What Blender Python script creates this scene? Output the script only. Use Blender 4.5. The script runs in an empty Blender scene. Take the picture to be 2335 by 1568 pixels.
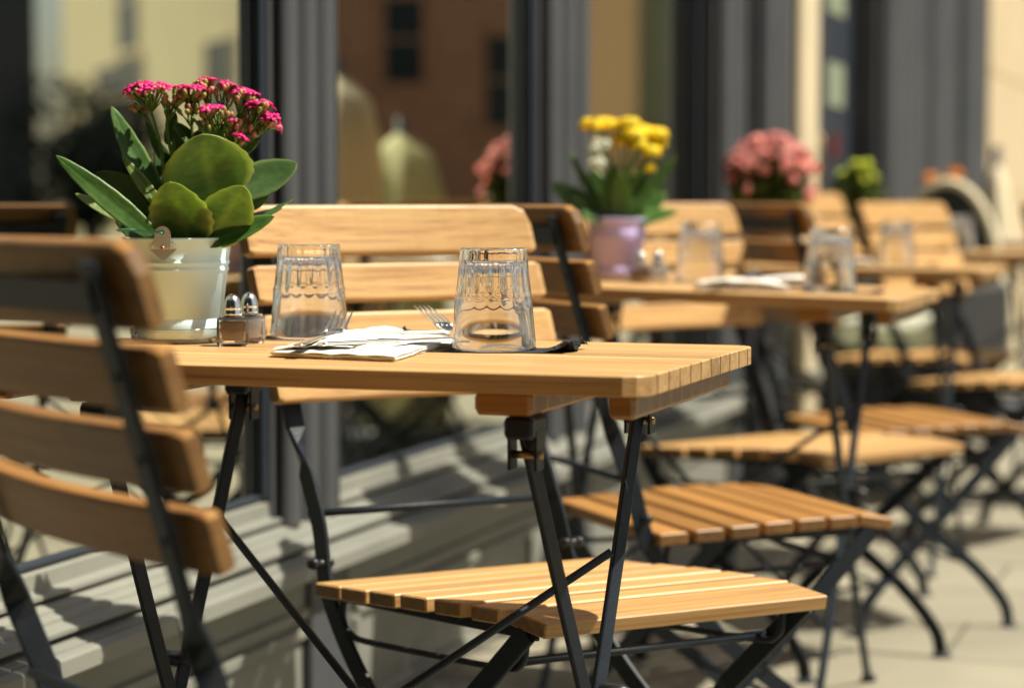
import bpy, bmesh, math, random
from mathutils import Vector, Matrix, noise
C = bpy.context.scene.collection
sc = bpy.context.scene
PI = math.pi
R = math.radians

# ------------------------------------------------------------------ camera, sky, sun, exposure
cam_d = bpy.data.cameras.new('camera')
cam = bpy.data.objects.new('camera', cam_d); C.objects.link(cam)
cam.location = (0, 0, 0.92)
cam.rotation_euler = (R(90) - math.atan(329 / 5000), 0, 0)
cam_d.sensor_width = 36; cam_d.lens = 5000 / 2335 * 36
cam_d.clip_start = 0.05; cam_d.clip_end = 600
cam_d.dof.use_dof = True; cam_d.dof.focus_distance = 2.42; cam_d.dof.aperture_fstop = 3.0
cam_d.dof.aperture_blades = 0
sc.camera = cam
SUN = Vector((0.50, -0.06, 0.864)).normalized()
w = bpy.data.worlds.new('World'); sc.world = w; w.use_nodes = True
nt = w.node_tree; nt.nodes.clear()
sky = nt.nodes.new('ShaderNodeTexSky'); sky.sky_type = 'NISHITA'; sky.sun_disc = False
sky.sun_elevation = math.asin(SUN.z); sky.sun_rotation = math.atan2(SUN.x, SUN.y)
sky.air_density = 1.0; sky.dust_density = 2.5; sky.ozone_density = 1.0
bg = nt.nodes.new('ShaderNodeBackground'); bg.inputs[1].default_value = 0.065
wo = nt.nodes.new('ShaderNodeOutputWorld')
wb = nt.nodes.new('ShaderNodeMix'); wb.data_type = 'RGBA'; wb.blend_type = 'MULTIPLY'; wb.inputs['Factor'].default_value = 1; wb.inputs['B'].default_value = (1, .96, .86, 1)
nt.links.new(sky.outputs[0], wb.inputs['A']); nt.links.new(wb.outputs['Result'], bg.inputs[0]); nt.links.new(bg.outputs[0], wo.inputs[0])
sl = bpy.data.lights.new('sun', 'SUN'); sl.energy = 5.0; sl.angle = R(0.53); sl.color = (1, 0.925, 0.78)
sun = bpy.data.objects.new('sun', sl); C.objects.link(sun)
sun.rotation_euler = SUN.to_track_quat('Z', 'Y').to_euler(); sun.location = (4, -2, 8)
sc.view_settings.view_transform = 'Standard'; sc.view_settings.look = 'None'
sc.view_settings.exposure = 0.68; sc.view_settings.gamma = 1
cy = sc.cycles
cy.max_bounces = 20; cy.transmission_bounces = 16; cy.glossy_bounces = 8; cy.transparent_max_bounces = 16
cy.caustics_reflective = False; cy.caustics_refractive = True; cy.blur_glossy = 0.1
cy.sample_clamp_indirect = 25; cy.use_denoising = True

# ------------------------------------------------------------------ row frame: x towards the street, y along the front
A = R(19.0)
ROW = Matrix.Rotation(-A, 4, 'Z')
def P(a, t, z=0): return ROW @ Vector((-a, t, z))
rng = random.Random(7)

# ------------------------------------------------------------------ helpers
class MB:
    def __init__(s):
        s.bm = bmesh.new(); s.tone = s.bm.faces.layers.float.new('tone'); s.rim = s.bm.verts.layers.float.new('rim'); s.t = 0.5
    def face(s, vs, smooth=False):
        try: f = s.bm.faces.new(vs)
        except ValueError: return None
        f[s.tone] = s.t; f.smooth = smooth; return f
    def box(s, c, d, rot=None, bev=0.0):
        c = Vector(c); hx, hy, hz = d[0] / 2, d[1] / 2, d[2] / 2
        M = rot.to_3x3() if rot else Matrix.Identity(3)
        b = min(bev, hx * .9, hy * .9, hz * .9)
        if b <= 0:
            V = [s.bm.verts.new(c + M @ Vector((x * hx, y * hy, z * hz))) for x in (-1, 1) for y in (-1, 1) for z in (-1, 1)]
            for q in ((0, 1, 3, 2), (4, 6, 7, 5), (0, 4, 5, 1), (2, 3, 7, 6), (0, 2, 6, 4), (1, 5, 7, 3)): s.face([V[i] for i in q])
            return
        # chamfered box swept along its x axis
        sec = [(-hy + b, -hz), (hy - b, -hz), (hy, -hz + b), (hy, hz - b), (hy - b, hz), (-hy + b, hz), (-hy, hz - b), (-hy, -hz + b)]
        xs = [(-hx, 1 - b / max(hy, hz) , b), (-hx + b, 1, 0), (hx - b, 1, 0), (hx, 1, b)]
        rings = []
        for k, (x, _, bb) in enumerate(xs):
            rings.append([s.bm.verts.new(c + M @ Vector((x, y * (1 - bb / hy), z * (1 - bb / hz)))) for y, z in sec])
        for i in range(3):
            for j in range(8): s.face([rings[i][j], rings[i][(j + 1) % 8], rings[i + 1][(j + 1) % 8], rings[i + 1][j]])
        s.face(rings[0][::-1]); s.face(rings[-1])
    def sweep(s, frames, sec, cap=True, closed=False, smooth=False):
        rings = []
        for o, a, b in frames:
            o, a, b = Vector(o), Vector(a), Vector(b)
            rings.append([s.bm.verts.new(o + a * x + b * y) for x, y in sec])
        n = len(sec); m = len(rings)
        for i in range(m if closed else m - 1):
            for j in range(n): s.face([rings[i][j], rings[i][(j + 1) % n], rings[(i + 1) % m][(j + 1) % n], rings[(i + 1) % m][j]], smooth)
        if cap and not closed: s.face(rings[0][::-1]); s.face(rings[-1])
    def tube(s, pts, r, n=8, cap=True, closed=False):
        pts = [Vector(p) for p in pts]; m = len(pts)
        rr = r if isinstance(r, (list, tuple)) else [r] * m
        fr = []; up = None
        for i, p in enumerate(pts):
            if closed: t = (pts[(i + 1) % m] - pts[i - 1])
            else: t = pts[min(i + 1, m - 1)] - pts[max(i - 1, 0)]
            t.normalize()
            if up is None:
                up = Vector((0, 0, 1)) if abs(t.z) < .9 else Vector((1, 0, 0))
            a = up - t * up.dot(t)
            if a.length < 1e-6: a = t.orthogonal()
            a.normalize(); b = t.cross(a); up = a
            fr.append((p, a * rr[i], b * rr[i]))
        s.sweep(fr, [(math.cos(2 * PI * k / n), math.sin(2 * PI * k / n)) for k in range(n)], cap, closed, True)
    def lathe(s, prof, n=32, c=(0, 0, 0), closed=False, mod=None, axis=None, smooth=True):
        c = Vector(c); rings = []
        Mx = axis.to_3x3() if axis else Matrix.Identity(3)
        for r, z in prof:
            if r < 1e-7: rings.append([s.bm.verts.new(c + Mx @ Vector((0, 0, z)))]); continue
            ring = []
            for k in range(n):
                th = 2 * PI * k / n; q = r * (mod(th, z) if mod else 1)
                ring.append(s.bm.verts.new(c + Mx @ Vector((q * math.cos(th), q * math.sin(th), z))))
            rings.append(ring)
        m = len(rings)
        for i in range(m if closed else m - 1):
            a, b = rings[i], rings[(i + 1) % m]
            for k in range(n):
                k2 = (k + 1) % n
                if len(a) == 1 and len(b) == 1: break
                if len(a) == 1: s.face([a[0], b[k], b[k2]], smooth)
                elif len(b) == 1: s.face([a[k], b[0], a[k2]], smooth)
                else: s.face([a[k], b[k], b[k2], a[k2]], smooth)
    def ball(s, c, r, n=8, m=5, axis=None):
        rx = r if isinstance(r, (tuple, list)) else (r, r)
        s.lathe([(max(rx[0] * math.sin(PI * i / m), 0), -rx[1] * math.cos(PI * i / m)) for i in range(m + 1)], n, c, axis=axis)
    def prism(s, out, z0, z1, bev=0.0):
        # outline (ccw) extruded with a chamfered top and bottom edge
        n = len(out); cx = sum(p[0] for p in out) / n; cyy = sum(p[1] for p in out) / n
        def ring(z, ins):
            r = []
            for i in range(n):
                p = Vector(out[i]); a = (p - Vector(out[i - 1])).normalized(); b = (Vector(out[(i + 1) % n]) - p).normalized()
                na = Vector((-a.y, a.x)); nb = Vector((-b.y, b.x)); q = (na + nb); q = q / max(q.length_squared / 2, .3) if q.length > 0 else na
                r.append(s.bm.verts.new((p.x + q.x * ins, p.y + q.y * ins, z)))
            return r
        L = [ring(z0, bev), ring(z0 + bev, 0), ring(z1 - bev, 0), ring(z1, bev)] if bev else [ring(z0, 0), ring(z1, 0)]
        for i in range(len(L) - 1):
            for j in range(n): s.face([L[i][j], L[i][(j + 1) % n], L[i + 1][(j + 1) % n], L[i + 1][j]])
        s.face(L[0][::-1]); s.face(L[-1])
    def build(s, name, mat, parent=None, shear=0.0, recalc=True):
        if recalc: bmesh.ops.recalc_face_normals(s.bm, faces=s.bm.faces)
        if shear:
            for v in s.bm.verts: v.co.x -= shear * v.co.y
        me = bpy.data.meshes.new(name); s.bm.to_mesh(me); s.bm.free()
        me.materials.append(mat)
        o = bpy.data.objects.new(name, me); C.objects.link(o)
        if parent: o.parent = parent
        return o

def tag(o, label=None, cat=None, group=None, kind=None):
    if label: o['label'] = label
    if cat: o['category'] = cat
    if group: o['group'] = group
    if kind: o['kind'] = kind
    return o
def empty(name, label=None, cat=None, group=None, M=None, kind=None):
    o = bpy.data.objects.new(name, None); C.objects.link(o); o.empty_display_size = .05
    if M is not None: o.matrix_world = M
    return tag(o, label, cat, group, kind)
def copy_tree(o, parent=None):
    c = o.copy(); C.objects.link(c); c.parent = parent
    for ch in [x for x in sc.objects if x.parent == o]: copy_tree(ch, c)
    return c
def smooth(o, ang=None):
    for p in o.data.polygons: p.use_smooth = True
    return o

# ------------------------------------------------------------------ materials
def mat(name, col=(.5, .5, .5), rough=.5, **kw):
    m = bpy.data.materials.new(name); m.use_nodes = True
    b = m.node_tree.nodes['Principled BSDF']
    b.inputs['Base Color'].default_value = (*col, 1); b.inputs['Roughness'].default_value = rough
    for k, v in kw.items():
        k = k.replace('_', ' ')
        b.inputs[k].default_value = (*v, 1) if isinstance(v, tuple) else v
    return m
def nodes(m): return m.node_tree.nodes, m.node_tree.links, m.node_tree.nodes['Principled BSDF']
def ramp(N, stops):
    r = N.new('ShaderNodeValToRGB'); e = r.color_ramp.elements
    while len(e) > 1: e.remove(e[-1])
    e[0].position = stops[0][0]; e[0].color = (*stops[0][1], 1)
    for p, c in stops[1:]:
        x = e.new(p); x.color = (*c, 1)
    return r
def mottled(name, c1, c2, scale=8, rough=.6, bump=0.0, bscale=None, stretch=(1, 1, 1), detail=6, coords='Object', **kw):
    m = mat(name, c1, rough, **kw); N, L, b = nodes(m)
    tc = N.new('ShaderNodeTexCoord'); mp = N.new('ShaderNodeMapping'); mp.inputs['Scale'].default_value = stretch
    L.new(tc.outputs[coords], mp.inputs[0])
    n = N.new('ShaderNodeTexNoise'); n.inputs['Scale'].default_value = scale; n.inputs['Detail'].default_value = detail
    L.new(mp.outputs[0], n.inputs['Vector'])
    r = ramp(N, [(.3, c1), (.7, c2)]); L.new(n.outputs['Fac'], r.inputs[0]); L.new(r.outputs[0], b.inputs['Base Color'])
    if bump:
        n2 = N.new('ShaderNodeTexNoise'); n2.inputs['Scale'].default_value = bscale or scale * 5; n2.inputs['Detail'].default_value = 5
        L.new(mp.outputs[0], n2.inputs['Vector'])
        bp = N.new('ShaderNodeBump'); bp.inputs['Strength'].default_value = bump; bp.inputs['Distance'].default_value = .01
        L.new(n2.outputs['Fac'], bp.inputs['Height']); L.new(bp.outputs[0], b.inputs['Normal'])
    return m
def wood(name, light, dark, rough=.38, endg=.5):
    m = mat(name, light, rough); N, L, b = nodes(m)
    tc = N.new('ShaderNodeTexCoord'); at = N.new('ShaderNodeAttribute'); at.attribute_name = 'tone'
    off = N.new('ShaderNodeVectorMath'); off.operation = 'MULTIPLY_ADD'
    cmb = N.new('ShaderNodeCombineXYZ')
    for i in range(3): L.new(at.outputs['Fac'], cmb.inputs[i])
    off.inputs[1].default_value = (9.0, 5.0, 7.0); L.new(cmb.outputs[0], off.inputs[0]); L.new(tc.outputs['Object'], off.inputs[2])
    def noi(sc_, s, det, dist=0):
        mp = N.new('ShaderNodeMapping'); mp.inputs['Scale'].default_value = sc_
        L.new(off.outputs[0], mp.inputs[0])
        n = N.new('ShaderNodeTexNoise'); n.inputs['Scale'].default_value = s; n.inputs['Detail'].default_value = det
        n.inputs['Distortion'].default_value = dist
        L.new(mp.outputs[0], n.inputs['Vector']); return n
    g1 = noi((1.0, 42, 42), 2.0, 6, .35)       # broad figure
    g2 = noi((3.5, 160, 160), 1.6, 4, .2)     # fine pores
    g3 = noi((1, 1, 1), 3.0, 3)               # patches
    mid = tuple((a * .62 + c * .38) for a, c in zip(light, dark))
    r1 = ramp(N, [(.22, dark), (.42, mid), (.62, light)]); L.new(g1.outputs['Fac'], r1.inputs[0])
    r2 = ramp(N, [(.33, (.45, .38, .33)), (.47, (1, 1, 1))]); L.new(g2.outputs['Fac'], r2.inputs[0])
    mx = N.new('ShaderNodeMix'); mx.data_type = 'RGBA'; mx.blend_type = 'MULTIPLY'; mx.inputs['Factor'].default_value = .45
    L.new(r1.outputs[0], mx.inputs['A']); L.new(r2.outputs[0], mx.inputs['B'])
    # per-slat tone
    mr = N.new('ShaderNodeMapRange'); mr.inputs['To Min'].default_value = .80; mr.inputs['To Max'].default_value = 1.12
    L.new(at.outputs['Fac'], mr.inputs['Value'])
    mr2 = N.new('ShaderNodeMapRange'); mr2.inputs['From Min'].default_value = .3; mr2.inputs['From Max'].default_value = .7
    mr2.inputs['To Min'].default_value = .88; mr2.inputs['To Max'].default_value = 1.06; L.new(g3.outputs['Fac'], mr2.inputs['Value'])
    mu = N.new('ShaderNodeMath'); mu.operation = 'MULTIPLY'; L.new(mr.outputs[0], mu.inputs[0]); L.new(mr2.outputs[0], mu.inputs[1])
    vm = N.new('ShaderNodeVectorMath'); vm.operation = 'SCALE'; L.new(mx.outputs['Result'], vm.inputs[0]); L.new(mu.outputs[0], vm.inputs['Scale'])
    sx_ = N.new('ShaderNodeSeparateXYZ'); L.new(tc.outputs['Normal'], sx_.inputs[0]); ab = N.new('ShaderNodeMath'); ab.operation = 'ABSOLUTE'; L.new(sx_.outputs[0], ab.inputs[0])
    eg = N.new('ShaderNodeMapRange'); eg.inputs['From Min'].default_value = .75; eg.inputs['From Max'].default_value = .9; eg.inputs['To Min'].default_value = 1; eg.inputs['To Max'].default_value = endg
    L.new(ab.outputs[0], eg.inputs['Value']); vm2 = N.new('ShaderNodeVectorMath'); vm2.operation = 'SCALE'; L.new(vm.outputs[0], vm2.inputs[0]); L.new(eg.outputs[0], vm2.inputs['Scale'])
    L.new(vm2.outputs[0], b.inputs['Base Color'])
    bp = N.new('ShaderNodeBump'); bp.inputs['Strength'].default_value = .25; bp.inputs['Distance'].default_value = .002
    L.new(g2.outputs['Fac'], bp.inputs['Height']); L.new(bp.outputs[0], b.inputs['Normal'])
    rr = N.new('ShaderNodeMapRange'); rr.inputs['To Min'].default_value = rough - .08; rr.inputs['To Max'].default_value = rough + .2
    L.new(g3.outputs['Fac'], rr.inputs['Value']); L.new(rr.outputs[0], b.inputs['Roughness'])
    return m

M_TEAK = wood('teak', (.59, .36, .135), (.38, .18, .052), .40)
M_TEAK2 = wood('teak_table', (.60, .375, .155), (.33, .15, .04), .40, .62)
M_TEAK_SHADE = wood('teak_shaded', (.40, .20, .052), (.22, .088, .02), .40, .5)  # darker teak copy: shade on turned-away chairs and battens put into the colour
M_IRON = mottled('black_iron', (.007, .012, .019), (.013, .019, .027), 30, .5, .08, 200, Specular_IOR_Level=.28)
M_BOLT = mat('dark_bolt', (.03, .034, .038), .35, Metallic=.5)
M_BRASS = mat('brass_fitting', (.28, .20, .09), .4, Metallic=.9)
M_STEEL = mat('cutlery_steel', (.78, .77, .72), .16, Metallic=1.0)
M_GLASS = mat('clear_glass', (1.0, .998, .985), 0.01, Transmission_Weight=1.0, IOR=1.47, Coat_Weight=.8, Coat_Roughness=.16, Coat_IOR=1.6)
M_PAPER = mottled('white_paper', (.86, .83, .76), (.80, .77, .70), 40, .9, .3, 260)
M_NAVY = mottled('navy_paper', (.018, .024, .036), (.03, .037, .05), 60, .85, .9, 420)
M_TIN = mottled('pale_enamel', (.68, .93, .98), (.74, .96, .99), 14, .55, .03, 60)
M_TINEDGE = mat('galvanised_ear', (.55, .60, .56), .35, Metallic=.3)
M_VIOLET = mottled('violet_tin', (.56, .48, .90), (.62, .53, .94), 14, .7)
M_POTD = mottled('dark_tin', (.06, .07, .08), (.09, .1, .1), 14, .4)
M_SOIL = mottled('potting_soil', (.02, .014, .01), (.05, .035, .022), 80, .95, .6)
M_PEPPER = mottled('ground_pepper', (.22, .13, .06), (.36, .23, .12), 700, .95, .3, 900)
M_SALT = mottled('salt', (.8, .79, .75), (.7, .69, .66), 300, .95)
def leafmat(name, c1, c2, trans=.35, rough=.38):
    m = mottled(name, c1, c2, 22, rough, .12, 90, detail=3)
    N, L, b = nodes(m); out = N['Material Output']
    src = b.inputs['Base Color'].links[0].from_socket
    ra = N.new('ShaderNodeAttribute'); ra.attribute_name = 'rim'
    n3 = N.new('ShaderNodeTexNoise'); n3.inputs['Scale'].default_value = 60; n3.inputs['Detail'].default_value = 4
    r3 = ramp(N, [(.40, (.80, .84, .80)), (.62, (1.12, 1.08, 1.0))]); tc3 = N.new('ShaderNodeTexCoord'); L.new(tc3.outputs['Object'], n3.inputs['Vector']); L.new(n3.outputs['Fac'], r3.inputs[0])
    m3 = N.new('ShaderNodeMix'); m3.data_type = 'RGBA'; m3.blend_type = 'MULTIPLY'; m3.inputs['Factor'].default_value = 1; L.new(src, m3.inputs['A']); L.new(r3.outputs[0], m3.inputs['B'])
    m4 = N.new('ShaderNodeMix'); m4.data_type = 'RGBA'; m4.inputs['B'].default_value = (min(1, c1[0] * 2.2 + .06), min(1, c1[1] * 1.7 + .05), c1[2] * 1.6 + .02, 1)
    L.new(ra.outputs['Fac'], m4.inputs['Factor']); L.new(m3.outputs['Result'], m4.inputs['A']); src = m4.outputs['Result']; L.new(src, b.inputs['Base Color'])
    tr = N.new('ShaderNodeBsdfTranslucent'); hs = N.new('ShaderNodeHueSaturation'); hs.inputs['Value'].default_value = 1.55; hs.inputs['Saturation'].default_value = 1.1
    hs.inputs['Hue'].default_value = .50
    L.new(src, hs.inputs['Color']); L.new(hs.outputs[0], tr.inputs[0])
    mx = N.new('ShaderNodeMixShader'); mx.inputs[0].default_value = trans
    L.new(b.outputs[0], mx.inputs[1]); L.new(tr.outputs[0], mx.inputs[2]); L.new(mx.outputs[0], out.inputs[0])
    return m
M_LEAF = leafmat('succulent_leaf', (.062, .165, .034), (.10, .215, .05), .38, .40)
M_LEAF2 = leafmat('succulent_leaf_pale', (.20, .31, .085), (.14, .25, .065), .42, .42)
M_LEAFD = leafmat('succulent_leaf_deep', (.04, .10, .025), (.065, .14, .035), .34, .42)
M_LEAFG = leafmat('bush_leaf', (.045, .10, .022), (.09, .17, .03), .35, .5)
M_LEAFY = leafmat('lime_leaf', (.62, .72, .08), (.75, .78, .12), .4, .5)
M_STEM = leafmat('green_stem', (.10, .20, .03), (.15, .26, .05), .15, .45)
M_BUD = leafmat('pink_bud', (.62, .20, .20), (.55, .35, .16), .25, .45)
M_BUDG = leafmat('green_bud', (.30, .36, .06), (.42, .40, .12), .25, .45)
M_PINK = leafmat('magenta_petal', (.72, .008, .22), (.80, .02, .30), .3, .5)
M_YEL = leafmat('yellow_petal', (.94, .74, .005), (.95, .80, .01), .3, .5)
M_ROSE = leafmat('rose_petal', (.88, .42, .42), (.92, .55, .52), .3, .55)
M_ORG = leafmat('orange_petal', (.85, .34, .02), (.88, .42, .03), .3, .55)
M_WHITEF = leafmat('white_petal', (.75, .78, .68), (.8, .82, .72), .3, .55)
M_GREY = mottled('grey_gloss_paint', (.195, .20, .175), (.25, .252, .215), 5, .42, .06, 40, (1, 1, 1))
M_SLATE = mottled('slate_paint', (.056, .062, .070), (.072, .076, .082), 4, .42, .05, 40)
M_SLATED = mottled('dark_slate_paint', (.018, .026, .040), (.025, .034, .048), 4, .4, .05, 40)
M_CREAMP = mottled('cream_paint', (.62, .53, .36), (.56, .48, .33), 3, .55)
M_NOTICE = mat('notice_paper', (.20, .235, .16), .7)
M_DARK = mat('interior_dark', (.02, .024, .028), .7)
M_STONE = mottled('sandstone', (.47, .375, .235), (.53, .43, .27), 2.2, .85, .35, 30)
M_RENDERY = mottled('ochre_render', (.50, .45, .27), (.54, .49, .30), .6, .9)
M_ASPH = mottled('asphalt', (.05, .05, .052), (.065, .065, .066), 6, .9, .3)

def pane_mat(name, tint=.30, fl=.16, fh=.86):
    m = bpy.data.materials.new(name); m.use_nodes = True; N, L = m.node_tree.nodes, m.node_tree.links; N.clear()
    out = N.new('ShaderNodeOutputMaterial'); mx = N.new('ShaderNodeMixShader'); fr = N.new('ShaderNodeValue'); fr.outputs[0].default_value = .80
    g = N.new('ShaderNodeBsdfGlossy'); g.inputs['Roughness'].default_value = .0; g.inputs['Color'].default_value = (.93, .95, .86, 1)
    t = N.new('ShaderNodeBsdfTransparent'); t.inputs[0].default_value = (tint, tint * 1.02, tint * 1.04, 1)
    L.new(fr.outputs[0], mx.inputs[0]); L.new(t.outputs[0], mx.inputs[1]); L.new(g.outputs[0], mx.inputs[2]); L.new(mx.outputs[0], out.inputs[0])
    return m
M_PANE = pane_mat('window_glass')
def brick_mat():
    m = mat('red_brick', (.2, .07, .04), .85); N, L, b = nodes(m)
    tc = N.new('ShaderNodeTexCoord'); br = N.new('ShaderNodeTexBrick'); mp = N.new('ShaderNodeMapping')
    mp.inputs['Rotation'].default_value = (R(90), 0, 0)
    L.new(tc.outputs['Object'], mp.inputs[0]); L.new(mp.outputs[0], br.inputs[0]); br.inputs['Scale'].default_value = 1
    br.inputs['Brick Width'].default_value = .225; br.inputs['Row Height'].default_value = .075; br.inputs['Mortar Size'].default_value = .009
    br.inputs['Color1'].default_value = (.27, .115, .065, 1); br.inputs['Color2'].default_value = (.20, .085, .05, 1); br.inputs['Mortar'].default_value = (.27, .20, .15, 1)
    L.new(br.outputs[0], b.inputs['Base Color']); return m
M_BRICK = brick_mat()
def paving_mat():
    m = mat('pale_paving', (.42, .38, .28), .8); N, L, b = nodes(m)
    tc = N.new('ShaderNodeTexCoord'); mp = N.new('ShaderNodeMapping'); mp.inputs['Rotation'].default_value = (0, 0, A)
    L.new(tc.outputs['Object'], mp.inputs[0])
    br = N.new('ShaderNodeTexBrick'); L.new(mp.outputs[0], br.inputs[0]); br.inputs['Scale'].default_value = 1
    br.inputs['Brick Width'].default_value = .6; br.inputs['Row Height'].default_value = .4; br.inputs['Mortar Size'].default_value = .006
    br.inputs['Color1'].default_value = (.30, .282, .215, 1); br.inputs['Color2'].default_value = (.262, .247, .19, 1); br.inputs['Mortar'].default_value = (.13, .12, .09, 1)
    n = N.new('ShaderNodeTexNoise'); n.inputs['Scale'].default_value = 1.6; n.inputs['Detail'].default_value = 8; L.new(mp.outputs[0], n.inputs['Vector'])
    r = ramp(N, [(.3, (.72, .71, .68)), (.7, (1.05, 1.04, 1.0))]); L.new(n.outputs['Fac'], r.inputs[0])
    mx = N.new('ShaderNodeMix'); mx.data_type = 'RGBA'; mx.blend_type = 'MULTIPLY'; mx.inputs['Factor'].default_value = 1
    L.new(br.outputs[0], mx.inputs['A']); L.new(r.outputs[0], mx.inputs['B']); L.new(mx.outputs['Result'], b.inputs['Base Color'])
    return m
M_PAVE = paving_mat()

# ------------------------------------------------------------------ ground
g = MB(); g.box((0, 0, -.2), (500, 500, .4)); o = g.build('pavement', M_PAVE); tag(o, kind='structure')

# ------------------------------------------------------------------ cafe front (local frame = row frame)
GX = -1.57                     # glass plane
front = empty('cafe_front', 'grey painted timber cafe shopfront with tall windows behind the tables', 'shopfront', M=ROW.copy())
KY = 1.1214      # spacing of the bays along the front
# stall riser and sill: a profile swept along the front
prof = [(-0.1, 0.425), (0, 0.4228), (0.012, 0.4172), (0.0135, 0.3957), (0.0155, 0.3933), (0.031, 0.391), (0.031, 0.3855), (0.014, 0.383), (0.0145, 0.3796), (0.034, 0.3785), (0.0455, 0.3735), (0.0465, 0.3695), (0.058, 0.3675), (0.062, 0.3655), (0.063, 0.3605), (0.076, 0.3575), (0.085, 0.3545), (0.085, 0.3490), (0.066, 0.347), (0.066, 0.3402), (0.088, 0.3385), (0.102, 0.3365), (0.103, 0.3325), (0.107, 0.3325), (0.108, 0.3357), (0.12, 0.3335), (0.1235, 0.3301), (0.1245, 0.3088), (0.12, 0.3055), (0.068, 0.301), (0.066, 0.245), (0.074, 0.241), (0.074, 0.226), (0.060, 0.222), (0.060, 0.0), (-0.1, 0)]
m = MB()
sec = [(d, z) for d, z in prof]
m.sweep([((GX, y, 0), (1, 0, 0), (0, 0, 1)) for y in (-1.3, 7.85)], sec)
m.build('sill_moulding', M_GREY, front)
m = MB()   # raised panels on the stall riser
y = -1.0
while y < 7.3:
    a, b2 = y + .05, y + 1.02
    for (c, d) in (((GX + .064, (a + b2) / 2, .20), (.012, b2 - a, .022)), ((GX + .064, (a + b2) / 2, .03), (.012, b2 - a, .022)),
                   ((GX + .064, a, .115), (.012, .022, .15)), ((GX + .064, b2, .115), (.012, .022, .15))):
        m.box(c, d, bev=.004)
    y += 1.12
m.build('riser_panel', M_GREY, front)
for yy, ww in ((3.39, .16), (4.81, .22), (6.5, .3)):
    m = MB(); m.box((GX + .068, yy, .15), (.02, ww, .30), bev=.003); m.build('plinth_block', M_SLATE, front)
def pilaster(ya, yb, proj, zb, zt=4.2, mtl=M_SLATE, nrib=3):
    m = MB(); m.box((GX - .06 + (proj - .012) / 2 + .03, (ya + yb) / 2, (zb + zt) / 2), (.06 + proj - .012, yb - ya, zt - zb), bev=.004)
    f = m.build('pilaster', mtl, front)
    m = MB(); wdt = (yb - ya); x = GX + proj - .002
    for k in range(nrib):
        yc = ya + wdt * (k + .5) / nrib; r = wdt / nrib * .36
        m.sweep([((x, yc, z), (1, 0, 0), (0, 1, 0)) for z in (zb + .004, zt)], [(.75 * r * math.sin(PI * i / 8), -r * math.cos(PI * i / 8)) for i in range(9)])
        m.box((x + .004, yc + wdt / nrib * .5 * .94, (zb + zt) / 2), (.018, wdt * .028, zt - zb - .01), bev=.002)
    m.build('fluting', mtl, f)
ZS = .374
pilaster(3.285, 3.510, .032, ZS)
pilaster(4.676, 4.990, .034, ZS)
pilaster(6.190, 6.482, .067, ZS)
pilaster(6.505, 6.80, .112, .0, nrib=2)
def window(ya, yb, n=1):
    fz0, fz1 = .4245, 4.1; fw = .016
    m = MB()
    for yy in (ya + fw / 2, yb - fw / 2): m.box((GX - .001, yy, (fz0 + fz1) / 2), (.03, fw, fz1 - fz0), bev=.004)
    m.box((GX + .002, (ya + yb) / 2, fz0 + .004), (.012, yb - ya - 2 * fw, .008), bev=.002)
    m.box((GX + .004, (ya + yb) / 2, 3.2), (.03, yb - ya - 2 * fw, .05), bev=.004)
    f = m.build('window', M_SLATED, front)
    m = MB(); m.box((GX - .004, (ya + yb) / 2, (fz0 + fz1) / 2), (.006, yb - ya - .02, fz1 - fz0 - .01)); m.build('pane', M_PANE, f)
window(-1.3, 1.0); window(1.0, 3.284); window(3.511, 4.675); window(4.991, 6.189)
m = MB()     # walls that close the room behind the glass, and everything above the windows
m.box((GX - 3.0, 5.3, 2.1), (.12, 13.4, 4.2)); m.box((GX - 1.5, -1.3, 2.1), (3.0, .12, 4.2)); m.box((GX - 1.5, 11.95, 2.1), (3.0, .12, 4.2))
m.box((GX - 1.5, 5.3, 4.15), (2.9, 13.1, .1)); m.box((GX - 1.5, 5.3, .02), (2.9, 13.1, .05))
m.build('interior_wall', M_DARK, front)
m = MB(); m.box((GX - .12, 5.3, 4.55), (.36, 13.2, .72), bev=.02); m.box((GX + .10, 5.3, 4.93), (.30, 13.2, .06), bev=.01)
m.box((GX - .3, 5.3, 7.0), (.5, 13.2, 4.2)); m.build('fascia', M_SLATE, front)
m = MB(); m.box((GX - .20, 1.2, .735), (.30, 3.2, .035), bev=.01); m.build('window_ledge', M_TEAK, front)
# entrance: cream door jamb, dark opening, dark ribbed door posts
m = MB(); m.box((GX + .06, 6.919, 2.1), (.10, .14, 4.2), bev=.01); m.box((GX + .05, 7.132, 2.1), (.06, .10, 4.2), bev=.01); m.build('dark_post', M_SLATED, front)
m = MB(); m.box((GX + .015, 7.042, 2.1), (.16, .045, 4.2), bev=.01); m.build('thin_bead', M_CREAMP, front)
m = MB(); m.box((GX + .03, 7.424, 2.1), (.12, .30, 4.2), bev=.012); m.build('door_jamb', M_CREAMP, front)
m = MB(); m.box((GX - .03, 8.20, 1.05), (.05, 1.02, 2.1), bev=.01); m.box((GX - .02, 8.20, 3.1), (.05, 1.02, 1.9), bev=.01); dr = m.build('door', M_SLATED, front)
m = MB(); m.box((GX - .002, 8.35, 1.355), (.006, .34, .165)); m.build('paper_notice', M_NOTICE, dr)
m = MB(); m.box((GX - .002, 8.35, 1.68), (.006, .36, .12)); m.build('paper_notice', M_NOTICE, dr)
m = MB(); m.box((GX - .002, 8.35, 1.125), (.006, .20, .09)); m.build('red_sticker', mat('dark_red', (.07, .006, .01), .5), dr)
m = MB(); m.tube([(GX, 7.85, .95), (GX + .04, 7.85, .95), (GX + .04, 7.85, 1.15), (GX, 7.85, 1.15)], .01); m.build('door_handle', M_BRASS, dr)
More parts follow.
